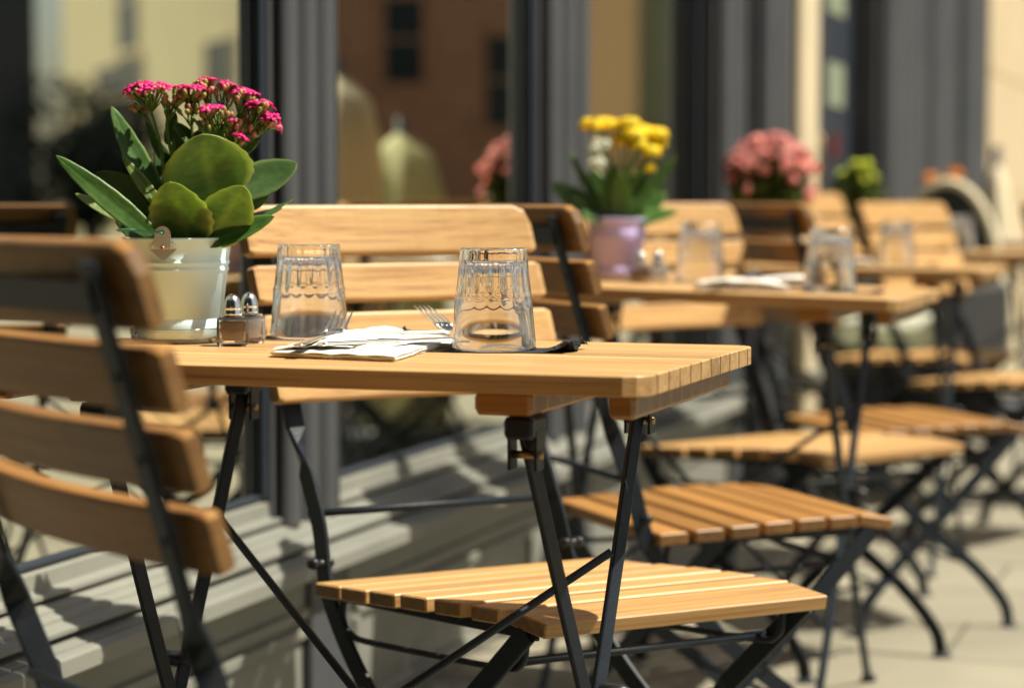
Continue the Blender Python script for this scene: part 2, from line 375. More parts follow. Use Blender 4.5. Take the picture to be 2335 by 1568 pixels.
pilaster(8.747, 9.195, .10, 0, nrib=2); pilaster(9.364, 10.037, .06, 0, nrib=3); pilaster(10.205, 10.990, .06, 0, nrib=3); pilaster(11.158, 11.887, .07, 0, nrib=2)
m = MB()
for ya, yb in ((9.195, 9.364), (10.037, 10.205), (10.990, 11.158)): m.box((GX + .0, (ya + yb) / 2, 2.1), (.04, yb - ya, 4.2))
m.build('dark_board', M_SLATED, front)
m = MB(); m.box((GX - .5, -5.4, 3.6), (1.1, 8.2, 9.0)); m.build('fill_block_wall', M_SLATED, front)  # unseen dark wall, lengthened behind the viewer to block fill light
m = MB(); m.box((1.5, -7.5, 4.5), (14, 3, 9)); tag(m.build('fill_blocker', M_SLATED), 'unseen dark block added behind the viewer to cut fill light', 'building')  # out of view, added only to hold back sky fill

# neighbouring stone building along the pavement
nb = empty('stone_building', 'warm sandstone building beyond the grey shopfront, at the far right', 'building', M=ROW.copy())
m = MB(); m.box((GX - 2.86, 20.0, 4.5), (6, 16, 9)); wl = m.build('wall', M_STONE, nb)
m = MB(); m.box((GX + .17, 20.0, .28), (.06, 16, .56), bev=.015); m.build('plinth', M_STONE, nb)
m = MB()
for z in (.95, 1.62, 2.3, 3.0): m.box((GX + .1405, 20.0, z), (.007, 16, .018))
m.build('string_course', mottled('joint_stone', (.44, .34, .2), (.48, .37, .22), 4, .9), nb)  # joint lines a little darker than the sandstone

# ------------------------------------------------------------------ buildings across the square (seen mirrored in the windows)
def facade(name, label, ang, dist, width, depth, height, nrm, wallm, wins, trim=None, roofm=None):
    n = Vector(nrm).normalized(); c = Vector((math.sin(R(ang)) * dist, math.cos(R(ang)) * dist, 0)) + Vector((math.cos(A), -math.sin(A), 0)) * (2 * GX)
    X = Vector((-n.y, n.x, 0)); M = Matrix(((X.x, -n.x, 0, c.x), (X.y, -n.y, 0, c.y), (0, 0, 1, 0), (0, 0, 0, 1)))
    b = empty(name, label, 'building', M=M)       # local x to the right seen from outside, y into the building
    m = MB(); m.box((0, depth / 2, height / 2), (width, depth, height)); m.build('wall', wallm, b)
    m = MB(); m.box((0, depth / 2, height + .15), (width + .5, depth + .5, .3), bev=.05); m.build('roof', roofm or M_ASPH, b)
    for (x, z, ww, hh) in wins:
        m = MB(); t = .09
        m.box((x, -.02, z - hh / 2 - .06), (ww + .3, .14, .12)); m.box((x - ww / 2, -.01, z), (t, .06, hh)); m.box((x + ww / 2, -.01, z), (t, .06, hh))
        m.box((x, -.01, z + hh / 2), (ww + t, .06, t)); m.box((x, -.01, z), (ww, .05, .05))
        f = m.build('window', trim or M_CREAMP, b)
        m = MB(); m.box((x, .0, z), (ww - .01, .03, hh - .01)); m.build('pane', M_PANED, f)
    return b
M_PANED = mat('far_window_glass', (.012, .02, .026), .12)
facade('rendered_building', 'pale yellow rendered building mirrored in the left shop window', 47.3, 46, 19.5, 5, 12, (.5, -.866, 0), M_RENDERY,
       [(2.1, 5.2, 2.0, 2.2), (3.1, 3.15, 4.9, 1.55), (-5.7, 2.9, 2.1, 1.9), (-9.0, 2.9, 1.2, 1.9), (-9.1, 5.3, 1.2, 2.0), (-2.7, 9, 1.8, 1.8), (4, 9, 1.8, 1.8)])
facade('dark_building', 'dark blue grey building mirrored at the left edge of the first window', 52.7, 34, 3.0, 6, 12, (-.795, -.606, 0), M_SLATED,
       [(.9, 2.6, .7, 1.3), (.9, 5.2, .7, 1.3)])
facade('brick_building', 'red brown brick building mirrored in the middle shop window', 40.35, 33, 3.1, 9, 12, (-.647, -.762, 0), M_BRICK,
       [(.26, 3.3, .66, 1.3), (-1.22, 2.7, .60, 1.4), (.26, 6.2, .7, 1.3), (-1.0, 6.2, .6, 1.3)], trim=M_BRICK)
facade('ochre_building', 'narrow ochre building mirrored in the third shop window', 35.6, 70, 2.1, 9, 15, (-.582, -.813, 0), mottled('ochre', (.86, .55, .29), (.88, .58, .32), 1, .9), [(.4, 11, .6, 1.4)])
facade('grey_green_building', 'grey green building mirrored beside the ochre one in the third window', 32.6, 71, 5.8, 9, 15, (-.54, -.84, 0), mottled('sage', (.26, .27, .18), (.30, .31, .21), 1, .9), [(0, 11, 1.2, 1.8)])

# ------------------------------------------------------------------ chairs
def bez(pts, n=24):
    # Catmull-Rom through points
    P_ = [Vector(p) for p in pts]; P_ = [2 * P_[0] - P_[1]] + P_ + [2 * P_[-1] - P_[-2]]; out = []
    for i in range(1, len(P_) - 2):
        p0, p1, p2, p3 = P_[i - 1:i + 3]
        for k in range(n // (len(P_) - 3)):
            t = k / (n // (len(P_) - 3))
            out.append(.5 * ((2 * p1) + (-p0 + p2) * t + (2 * p0 - 5 * p1 + 4 * p2 - p3) * t * t + (-p0 + 3 * p1 - 3 * p2 + p3) * t ** 3))
    out.append(P_[-2]); return out
REC = math.tan(R(17))
def back_y(z): return -.214 - (z - .45) * REC
def flatbar(mb, pts, w, th, wide):
    # flat bar along pts; wide(i, n) gives the direction of the broad side
    n = len(pts); fr = []
    for i, p in enumerate(pts):
        t = (Vector(pts[min(i + 1, n - 1)]) - Vector(pts[max(i - 1, 0)])).normalized()
        a = Vector(wide(i / (n - 1), p)); a = (a - t * a.dot(t)).normalized(); b = t.cross(a)
        fr.append((p, a, b))
    hw, ht = w / 2, th / 2; c = min(.0012, ht * .5)
    mb.sweep(fr, [(-hw + c, -ht), (hw - c, -ht), (hw, -ht + c), (hw, ht - c), (hw - c, ht), (-hw + c, ht), (-hw, ht - c), (-hw, -ht + c)])
def make_chair(shear, seed, M_TEAK):
    rg = random.Random(seed)
    root = empty('folding_chair')
    zs = [(.845, .911), (.783, .832), (.7195, .768), (.656, .705)]
    for k, (z0, z1) in enumerate(zs):                 # four curved back slats
        mb = MB(); mb.t = rg.random(); zc = (z0 + z1) / 2; hh = (z1 - z0) / 2; L = .214
        up = Vector((0, -REC, 1)).normalized(); hh = hh * math.sqrt(1 + REC * REC)
        fr = []
        xs = [-1, -.97, -.9, -.8, -.6, -.4, -.2, 0, .2, .4, .6, .8, .9, .97, 1]
        for xx in xs:
            x = xx * L; dy = -.020 * (1 - xx * xx) + .013
            sc_ = .86 if abs(xx) == 1 else 1.0
            tx = Vector((1, -2 * xx * -.020 / L, 0)).normalized(); nrm = tx.cross(up).normalized()
            u2 = up
            end = Vector((math.copysign(1, xx) * (-.012 if k == 0 else -.004), 0, 0)) if abs(xx) > .9 else Vector((0, 0, 0))
            fr.append((Vector((x, back_y(zc) + .013 + dy, zc)), nrm * .0085 * sc_, u2 * hh * sc_))
            if k == 0 and abs(xx) > .95:
                q_ = .10 if abs(xx) < 1 else .34
                o_, a_, b_ = fr[-1]; fr[-1] = (o_ - u2 * hh * q_ * (1 if abs(xx) < 1 else .9), a_, b_ * (1 - q_))
        mb.sweep(fr, [(-.6, -1), (.6, -1), (.88, -.95), (1, -.86), (1, .86), (.88, .95), (.6, 1), (-.6, 1), (-.88, .95), (-1, .86), (-1, -.86), (-.88, -.95)])
        mb.build('back_slat', M_TEAK, root, shear)
    for z0, z1 in zs:
        for sx in (-1, 1):
            mb = MB(); zc = (z0 + z1) / 2
            mb.ball((.176 * sx, back_y(zc) - .0045, zc), (.0042, .0022), 10, 5, axis=Matrix.Rotation(R(90), 4, 'X')); mb.build('screw', M_BOLT, root, shear)
    n = 7; y0, y1 = -.195, .20; pit = (y1 - y0) / n
    for k in range(n):                                # seven seat slats, the front one rolled down a little
        mb = MB(); mb.t = rg.random(); yc = y0 + pit * (k + .5); q = (yc + .02) / .2
        L = .214 - .016 * q * q; zt = .4285 + .012 * max(0, min(1, (k + .5) / 4)) + (.001 if k < 6 else -.002)
        rot = Matrix.Rotation(R(-9), 4, 'X') if k == 6 else (Matrix.Rotation(R(1.5), 4, 'X'))
        wy = pit - .010 + (.010 if k == 6 else 0)
        mb.box((0, yc + (.004 if k == 6 else 0), zt - .009 - (.001 if k == 6 else 0)), (2 * L, wy, .018), rot, .0018)
        mb.build('seat_slat', M_TEAK, root, shear)
    mb = MB(); mb.box((0, back_y(.868) - .004, .868), (.352, .004, .026), Matrix.Rotation(R(17), 4, 'X')); mb.build('top_bar', M_IRON, root, shear)
    for sx in (-1, 1):
        # back post that runs on as the front leg
        x = .176 * sx
        pts = bez([(x, back_y(.895), .895), (x, back_y(.75), .75), (x, back_y(.60), .60), (x, -.222, .50), (x * 1.03, -.196, .41), (x * 1.05, -.125, .31),
                   (x * 1.07, -.02, .215), (x * 1.09, .085, .13), (x * 1.1, .150, .055), (x * 1.1, .165, .004)], 54)
        def wd(f, p):
            a = max(0, min(1, (.625 - p.z) / .06)) * PI / 2
            return Vector((math.cos(a), math.sin(a) * .6, math.sin(a) * .8))
        mb = MB(); flatbar(mb, pts, .025, .0062, wd); pst = mb.build('back_post', M_IRON, root, shear)
        mb = MB(); mb.lathe([(0, 0), (.019, 0), (.019, .003), (.008, .010), (0, .010)], 14, (x * 1.1, .166, .0)); mb.build('foot', M_IRON, pst, shear)
        # rear leg from the seat front
        x2 = .196 * sx
        pts = bez([(x2, .172, .418), (x2, .10, .345), (x2, .0, .245), (x2, -.10, .15), (x2, -.175, .065), (x2, -.195, .004)], 30)
        mb = MB(); flatbar(mb, pts, .026, .006, lambda f, p: Vector((0, .7, .7))); lg = mb.build('rear_leg', M_IRON, root, shear)
        mb = MB(); mb.lathe([(0, 0), (.019, 0), (.019, .003), (.008, .010), (0, .010)], 14, (x2, -.197, .0)); mb.build('foot', M_IRON, lg, shear)
        # pivots
        ax = Matrix.Rotation(R(90), 4, 'Y')
        for (yy, zz) in ((-.205, .452), (-.012, .235)):
            mb = MB()
            mb.lathe([(0, -.016), (.005, -.016), (.0078, -.012), (.0078, -.008), (.005, -.006), (.005, .006), (.0078, .008), (.0078, .012), (.005, .016), (0, .016)], 12, (x2 * .95, yy, zz), axis=ax)
            mb.build('pivot_bolt', M_BOLT, root, shear)
        # seat rail and guide rod
        mb = MB(); mb.box((x2 * .98, .0, .4165), (.005, .37, .013), bev=.001)
        mb.tube(bez([(x2 * .93, -.165, .412), (x2 * .93, -.168, .385), (x2 * .93, -.15, .366), (x2 * .93, -.1, .362), (x2 * .93, .1, .366), (x2 * .93, .145, .375), (x2 * .93, .155, .41)], 42), .0042, 8)
        mb.build('seat_rail', M_IRON, root, shear)
    for (xx, yy, zz, rr) in ((.176, -.240, .512, .0052), (.196, .118, .372, .0052), (.196, -.140, .105, .0052), (.19, .07, .142, .0052)):
        mb = MB(); mb.tube([(-xx, yy, zz), (xx, yy, zz)], rr, 8); mb.build('cross_rod', M_IRON, root, shear)
    return root
ch_a = make_chair(0.0, 3, M_TEAK_SHADE); ch_b = make_chair(0.29, 11, M_TEAK)
used = set()
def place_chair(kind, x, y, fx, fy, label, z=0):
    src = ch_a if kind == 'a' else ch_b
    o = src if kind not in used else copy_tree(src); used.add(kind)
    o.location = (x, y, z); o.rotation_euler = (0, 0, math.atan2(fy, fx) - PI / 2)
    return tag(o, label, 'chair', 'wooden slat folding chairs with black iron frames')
def yaw(d): return math.sin(R(d)), -math.cos(R(d))
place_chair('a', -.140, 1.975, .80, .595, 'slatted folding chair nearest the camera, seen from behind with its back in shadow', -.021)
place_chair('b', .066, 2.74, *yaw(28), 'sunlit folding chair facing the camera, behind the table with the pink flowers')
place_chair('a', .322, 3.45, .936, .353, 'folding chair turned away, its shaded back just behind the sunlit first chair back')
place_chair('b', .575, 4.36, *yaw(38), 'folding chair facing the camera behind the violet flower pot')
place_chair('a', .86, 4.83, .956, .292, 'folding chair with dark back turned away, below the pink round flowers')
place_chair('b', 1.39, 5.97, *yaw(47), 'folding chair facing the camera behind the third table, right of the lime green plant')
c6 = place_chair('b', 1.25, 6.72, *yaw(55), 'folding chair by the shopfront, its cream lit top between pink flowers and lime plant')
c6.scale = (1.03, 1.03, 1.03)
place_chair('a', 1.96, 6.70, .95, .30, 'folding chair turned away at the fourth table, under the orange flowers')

# ------------------------------------------------------------------ tables
TZ = .752; TL = .76; TD = .475
def make_table():
    rg = random.Random(5)
    root = empty('slatted_table')      # origin: street corner nearest the camera; x -TL..0, y 0..TD
    mb = MB(); n = 11; th = .0205; p = TD / n; r = .028
    def inset(y):                      # rounded corners
        d = min(y, TD - y)
        return r - math.sqrt(max(0, r * r - (r - d) ** 2)) if d < r else 0
    for k in range(n):
        ya, yb = k * p + (.0017 if k else 0), (k + 1) * p - (.0017 if k < n - 1 else 0)
        mb.t = rg.random(); right = []
        m_ = 7 if k in (0, n - 1) else 1
        for i in range(m_ + 1):
            y = ya + (yb - ya) * i / m_
            right.append((-inset(max(y, .0004) if y < r else min(y, TD - .0004)), y))
        left = [(-TL - x, y) for x, y in right][::-1]
        mb.prism(right + left, TZ - th, TZ, .0011)
    mb.build('tabletop', M_TEAK2, root)
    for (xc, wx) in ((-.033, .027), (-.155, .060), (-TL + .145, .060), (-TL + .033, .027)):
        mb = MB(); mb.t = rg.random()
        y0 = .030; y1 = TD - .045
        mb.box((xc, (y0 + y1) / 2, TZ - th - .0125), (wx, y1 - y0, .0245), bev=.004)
        o = mb.build('batten', M_TEAK_SHADE, root)
    zt = TZ - th - .025
    for sx, xl in ((1, -.139), (-1, -TL + .145)):
        for nm, ya, yb, xa, xb in (('leg', .055, TD - .02, xl, xl + .034 * sx), ('leg', TD - .05, .02, xl + .014 * sx, xl + .012 * sx)):
            x = xa
            pts = bez([(xa + (xb - xa) * f, ya + (yb - ya) * g_, z_) for f, g_, z_ in ((0, 0, zt - .018), (.35, .30, zt - .25), (.68, .62, zt - .48), (.95, .9, zt - .66), (1, 1, .0))], 32)
            mb = MB(); flatbar(mb, pts, .0155, .008, lambda f, p: Vector((.55, 1, .25)))
            lg = mb.build('leg', M_IRON, root)
            mb = MB(); mb.lathe([(0, 0), (.014, 0), (.014, .008), (.009, .012), (0, .012)], 12, (xb, yb, 0)); mb.build('foot', M_IRON, lg)
            mb = MB(); mb.box((x, ya, zt - .012), (.030, .05, .022), bev=.003); mb.box((x + .014, ya, zt - .035), (.003, .022, .04)); mb.box((x - .014, ya, zt - .035), (.003, .022, .04))
            br = mb.build('bracket', M_IRON, lg)
            mb = MB(); mb.lathe([(0, -.018), (.0042, -.018), (.0042, .018), (0, .018)], 10, (x, ya, zt - .04), axis=Matrix.Rotation(R(90), 4, 'Y')); mb.build('bolt', M_BRASS, br)
        mb = MB(); mb.lathe([(0, -.012), (.010, -.010), (.010, .012), (.006, .022), (0, .024)], 12, (xl + .028 * sx, .262, .385), axis=Matrix.Rotation(R(90), 4, 'Y')); mb.build('pivot_bolt', M_BOLT, root)
    # crossed thin braces between the two leg frames
    mb = MB(); x1, x2 = -.126, -TL + .131
    def on_b(z): f = (zt - .018 - z) / zt * 1.17; return (TD - .05) + (.02 - (TD - .05)) * f
    mb.tube([(x1, on_b(.53) - .004, .53), (x2, on_b(.17) - .004, .17)], .0048, 8)
    mb.build('brace_rod', M_IRON, root)
    mb = MB(); mb.tube([(x2, on_b(.55) + .008, .55), (x1, on_b(.17) + .008, .17)], .0048, 8); mb.build('brace_rod', M_IRON, root)
    return root
tabs = [(.556, 2.005, 0, 'nearest slatted table, laid with the pale bucket of pink flowers and two big glasses'),
        (.60, 3.69, 1.6, 'second slatted table, carrying the violet pot of yellow flowers'),
        (.635, 5.33, 0.3, 'third slatted table, carrying the round pink flowering plant'),
        (.615, 6.95, 0, 'fourth slatted table, carrying the lime green plant'),
        (.62, 8.56, 0, 'farthest slatted table, carrying the orange flowers at the right edge')]
tab0 = make_table(); TABM = []
for i, (a, t, tilt, lb) in enumerate(tabs):
    o = tab0 if i == 0 else copy_tree(tab0)
    M = Matrix.Translation(P(a, t)) @ ROW @ Matrix.Rotation(R(tilt), 4, 'Y')
    o.matrix_world = M; TABM.append(M)
    tag(o, lb, 'table', 'wooden slat folding tables in a row')
def T(i, wx, wy, rot=0, z=TZ):
    # matrix standing on table i at the place whose row coordinates are given as (a, t)
    a0, t0 = tabs[i][0], tabs[i][1]
    return TABM[i] @ Matrix.Translation((-(wx - a0), wy - t0, z)) @ Matrix.Rotation(A + R(rot), 4, 'Z')
def row_at(x, y):
    q = ROW.inverted() @ Vector((x, y, 0)); return -q.x, q.y

# ------------------------------------------------------------------ tumblers, upside down
def tumbler():
    N = 192
    H = .113; R0, Rs, R1 = .0478, .0425, .0370; zs = .060
    mb = MB(); K = 16
    def flute(th, z):
        if z < zs - .001: return 1.0
        f = min(1, (z - zs + .001) / .005)
        ph = (th * K / (2 * PI)) % 1 - .5
        pol = math.cos(PI / K) / math.cos(ph * 2 * PI / K)
        return 1 + f * (pol * 1.004 - 1) * 1.9
    outer = [(R0 - .0012, .0), (R0 - .0002, .0007), (R0, .002), (R0 + (Rs - R0) * .35, .02), (R0 + (Rs - R0) * .7, .042), (Rs + .0008, zs - .003), (Rs + .0010, zs - .001), (Rs - .0004, zs + .0025), (Rs - .0012, zs + .006),
             (Rs - .0022, zs + .016), ((Rs + R1) / 2 - .0008, .088), (R1 + .0006, H - .008), (R1 + .0002, H - .003), (R1 - .0008, H - .0007), (R1 - .003, H)]
    mb.lathe(outer + [(.012, H - .0005), (0, H - .0012)], N, mod=flute)
    def ribs(th, z):
        f = max(0, min(1, (z - .057) / .004)); return 1 + f * .020 * math.cos(th * K + PI)
    inner = [(R0 - .0012, .0), (R0 - .0026, .0008), (R0 - .0030, .003), (Rs - .0020, .040), (Rs - .0045, .056), (Rs - .0062, .064), (Rs - .0080, .080), (R1 - .0040, H - .022), (R1 - .0075, H - .0165), (R1 - .014, H - .0150), (0, H - .0155)]
    mb.lathe(inner, N, mod=ribs)
    bmesh.ops.remove_doubles(mb.bm, verts=mb.bm.verts, dist=1e-6)
    return mb.build('drinking_glass', M_GLASS)
gl0 = tumbler(); first = [True]
def put(o0, M, label, cat, group, flag):
    o = o0 if flag[0] else copy_tree(o0); flag[0] = False
    o.matrix_world = M; return tag(o, label, cat, group)
gg = 'upturned faceted drinking glasses'
def glass(i, a, t, rot, label, dz=.0015): put(gl0, T(i, a, t, rot, TZ + dz), label, 'drinking glass', gg, first)
gL = row_at(-.245, 2.648); gR = row_at(-.0205, 2.440)
glass(0, *gL, 5, 'upturned faceted glass beside the salt and pepper on the nearest table')
glass(0, *gR, 22, 'upturned faceted glass at the middle of the nearest table, on a crumpled navy napkin')
glass(1, 1.035, 4.03, 10, 'blurred upturned glass beside the violet pot on the second table')
glass(1, .755, 3.86, 30, 'blurred upturned glass on navy paper near the street end of the second table')
glass(2, .895, 5.58, 0, 'blurred upturned glass on the third table, in front of a cream lit chair back')
glass(3, .94, 7.2, 0, 'blurred upturned glass on the fourth table, in front of the dark arch')
glass(3, 1.12, 7.30, 0, 'small blurred upturned glass deep on the fourth table beside the lime plant')
glass(4, .80, 8.9, 0, 'glinting upturned glass on the farthest table at the right edge')

# ------------------------------------------------------------------ glass dish
def dish():
    mb = MB()
    mb.lathe([(0, .0), (.050, 0), (.0545, .0015), (.0560, .008), (.0565, .0165), (.0560, .0178), (.0552, .0178), (.0545, .0165), (.0535, .008), (.0515, .0042), (.049, .0036), (0, .0036)], 72)
    return mb.build('glass_dish', M_GLASS)
d0 = dish(); fd = [True]
bk = row_at(-.395, 2.592)
put(d0, T(0, *bk), 'clear glass dish under the pale green bucket', 'dish', 'glass dishes under flower pots', fd)
vp = (1.185, 3.98)
put(d0, T(1, *vp), 'clear glass dish under the violet pot', 'dish', 'glass dishes under flower pots', fd)

# ------------------------------------------------------------------ plant pieces
def leaf(mb, base, tip, width, nrm, bend=.0, cup=.12, thick=.0016, scallop=0.0, p=.9, nu=18, nv=8, taper=.62):
    base, tip, nrm = Vector(base), Vector(tip), Vector(nrm).normalized()
    ax = tip - base; L = ax.length; ax.normalize()
    side = ax.cross(nrm).normalized(); nrm = side.cross(ax).normalized()
    top, bot = [], []
    for i in range(nu + 1):
        u = i / nu; wv = (math.sin(PI * min(1, u ** taper)) ** p) if 0 < u < 1 else 0
        wv = width / 2 * max(wv, .10 * (1 - u) if u < .5 else 0.0)
        if u > .15: wv *= 1 + scallop * math.sin(u * 42) * .5
        c = base + ax * (L * u) + nrm * (bend * L * math.sin(PI * u * .5) ** 2)
        rt, rb = [], []
        for j in range(nv + 1):
            v = j / nv * 2 - 1
            q = c + side * (wv * v) + nrm * (-cup * width * (1 - v * v) * math.sin(PI * min(u * 1.1, 1)) * .8)
            vein = math.exp(-(v / .10) ** 2) * .0005
            tk = thick * (1 - .75 * abs(v) ** 3) * (.4 + .6 * math.sin(PI * min(max(u, .03), .97)))
            a_ = mb.bm.verts.new(q + nrm * (tk / 2 - vein)); b_ = mb.bm.verts.new(q - nrm * (tk / 2 + vein))
            rv = abs(v) ** 6 * .9 + (.45 * math.exp(-(v / .09) ** 2) * (1 - u)) + .22 * max(0, math.sin((u * 1.2 - abs(v) * .55) * 26)) ** 6 * (1 - abs(v)) + (1 if u > .985 else 0)
            a_[mb.rim] = rv; b_[mb.rim] = rv
            rt.append(a_); rb.append(b_)
        top.append(rt); bot.append(rb)
    for i in range(nu):
        for j in range(nv):
            mb.face([top[i][j], top[i][j + 1], top[i + 1][j + 1], top[i + 1][j]], True)
            mb.face([bot[i][j], bot[i + 1][j], bot[i + 1][j + 1], bot[i][j + 1]], True)
        mb.face([top[i][0], top[i + 1][0], bot[i + 1][0], bot[i][0]], True)
        mb.face([top[i][nv], bot[i][nv], bot[i + 1][nv], top[i + 1][nv]], True)
def blossom(mb, c, r, d, rg, petals=4):
    d = Vector(d).normalized(); a = d.orthogonal().normalized(); b = d.cross(a); ph = rg.random() * 6
    for k in range(petals):
        th = ph + 2 * PI * k / petals
        u = a * math.cos(th) + b * math.sin(th); s = d.cross(u)
        v = [c, c + u * r * .45 + s * r * .34 + d * r * .18, c + u * r * .85 + s * r * .26 + d * r * .14, c + u * r * 1.08 + d * r * .02, c + u * r * .85 - s * r * .26 + d * r * .14, c + u * r * .45 - s * r * .34 + d * r * .18]
        V = [mb.bm.verts.new(q) for q in v]; W = [mb.bm.verts.new(q - d * r * .07) for q in v]
        mb.face(V, True); mb.face(W[::-1], True)
        for i in range(6): mb.face([V[i], W[i], W[(i + 1) % 6], V[(i + 1) % 6]])
def bud(mb, c, r, d): mb.ball(c, (r, r * 1.45), 7, 5, axis=Vector(d).to_track_quat('Z', 'Y').to_matrix().to_4x4())
def bucket(root, mtl, rt, rb, h, z0=.0045, rings=True, ear=True):
    pf = [(0, z0), (rb - .002, z0), (rb, z0 + .002)]
    def rad(z): return rb + (rt - rb) * (z / h)
    if rings:
        zz = [.35 * h, .352 * h]
        for f in (.20,): pf += [(rad(f * h), z0 + f * h), (rad(f * h) - .0005, z0 + f * h + .0005), (rad(f * h), z0 + f * h + .001)]
        for f in (.665, .735):
            for q in range(7):
                a = PI * q / 6; pf.append((rad((f + .05 * q / 6) * h) + .0014 * math.sin(a), z0 + (f + .05 * q / 6) * h))
    pf += [(rt, z0 + h - .002), (rt + .0016, z0 + h - .0016), (rt + .0022, z0 + h), (rt + .0014, z0 + h + .0014), (rt - .0002, z0 + h + .001), (rt - .001, z0 + h - .002), (rb, z0 + .30 * h), (0, z0 + .30 * h)]
    mb = MB(); mb.lathe(pf, 72); b = mb.build('bucket', mtl, root)
    mb = MB(); mb.lathe([(0, z0 + h * .90), (rt * .6, z0 + h * .93), (rt * .97, z0 + h * .88), (rt * .93, z0 + h * .8), (0, z0 + h * .8)], 32); mb.build('soil', M_SOIL, root)
    return b

# ------------------------------------------------------------------ the bucket of pink kalanchoe
bm_ = T(0, *bk, 0)
fp = empty('flower_bucket', 'pale green metal bucket of magenta flowers and thick round leaves on the nearest table', 'potted plant', M=bm_)
H = .118
b = bucket(fp, M_TIN, .0632, .0488, H)
S = .000518
def px(x, y, d=0): return Vector(((x - 405) * S, d, .92 - (y - 455) * S - TZ))
# ear of the handle with rivet, bail behind
mb = MB(); n0 = Vector((0, -1, 0)); zz = H + .0045; yb_ = -.0655
def plate(out, yo):
    F_, B_ = [], []
    for (x, z) in out:
        yy = -math.sqrt(max(0, (.0650 + min(0, z) * .12) ** 2 - (x - .007) ** 2)) - yo
        F_.append(mb.bm.verts.new((x - .007, yy - .0012, zz + z))); B_.append(mb.bm.verts.new((x - .007, yy, zz + z)))
    mb.face(F_); mb.face(B_[::-1]); n_ = len(out)
    for i in range(n_): mb.face([F_[i], B_[i], B_[(i + 1) % n_], F_[(i + 1) % n_]])
plate([(-.0080, -.002), (-.0165, -.0115), (-.0025, -.0235), (0, -.0245), (.0025, -.0235), (.0165, -.0115), (.0080, -.002)], .0010)
plate([(-.0095, -.010), (.0095, -.010)] + [(.0095 * math.cos(a), .0050 + .0100 * math.sin(a)) for a in [PI * k / 12 for k in range(13)]], .0024)
ear = mb.build('ear', M_TINEDGE, b)
mb = MB(); mb.ball((-.007, -.0676, zz - .0105), (.0028, .0015), 14, 6, axis=Matrix.Rotation(R(90), 4, 'X')); mb.build('rivet', mat('copper_rivet', (.45, .26, .18), .3, Metallic=.8), b)
mb = MB(); mb.ball((-.007, -.0686, zz + .0075), (.0022, .0005), 12, 6, axis=Matrix.Rotation(R(90), 4, 'X')); mb.build('ear_hole', M_DARK, b)
mb = MB(); mb.tube(bez([(-.0065, -.0700, zz + .0072), (-.020, -.066, zz + .0078), (-.045, -.055, zz + .0105), (-.066, -.02, zz + .010), (-.070, .02, zz + .008), (-.045, .057, zz + .006), (-.004, .068, zz + .005)], 42), .0011, 8)
mb.build('wire_handle', mat('verdigris_wire', (.10, .42, .34), .4), b)
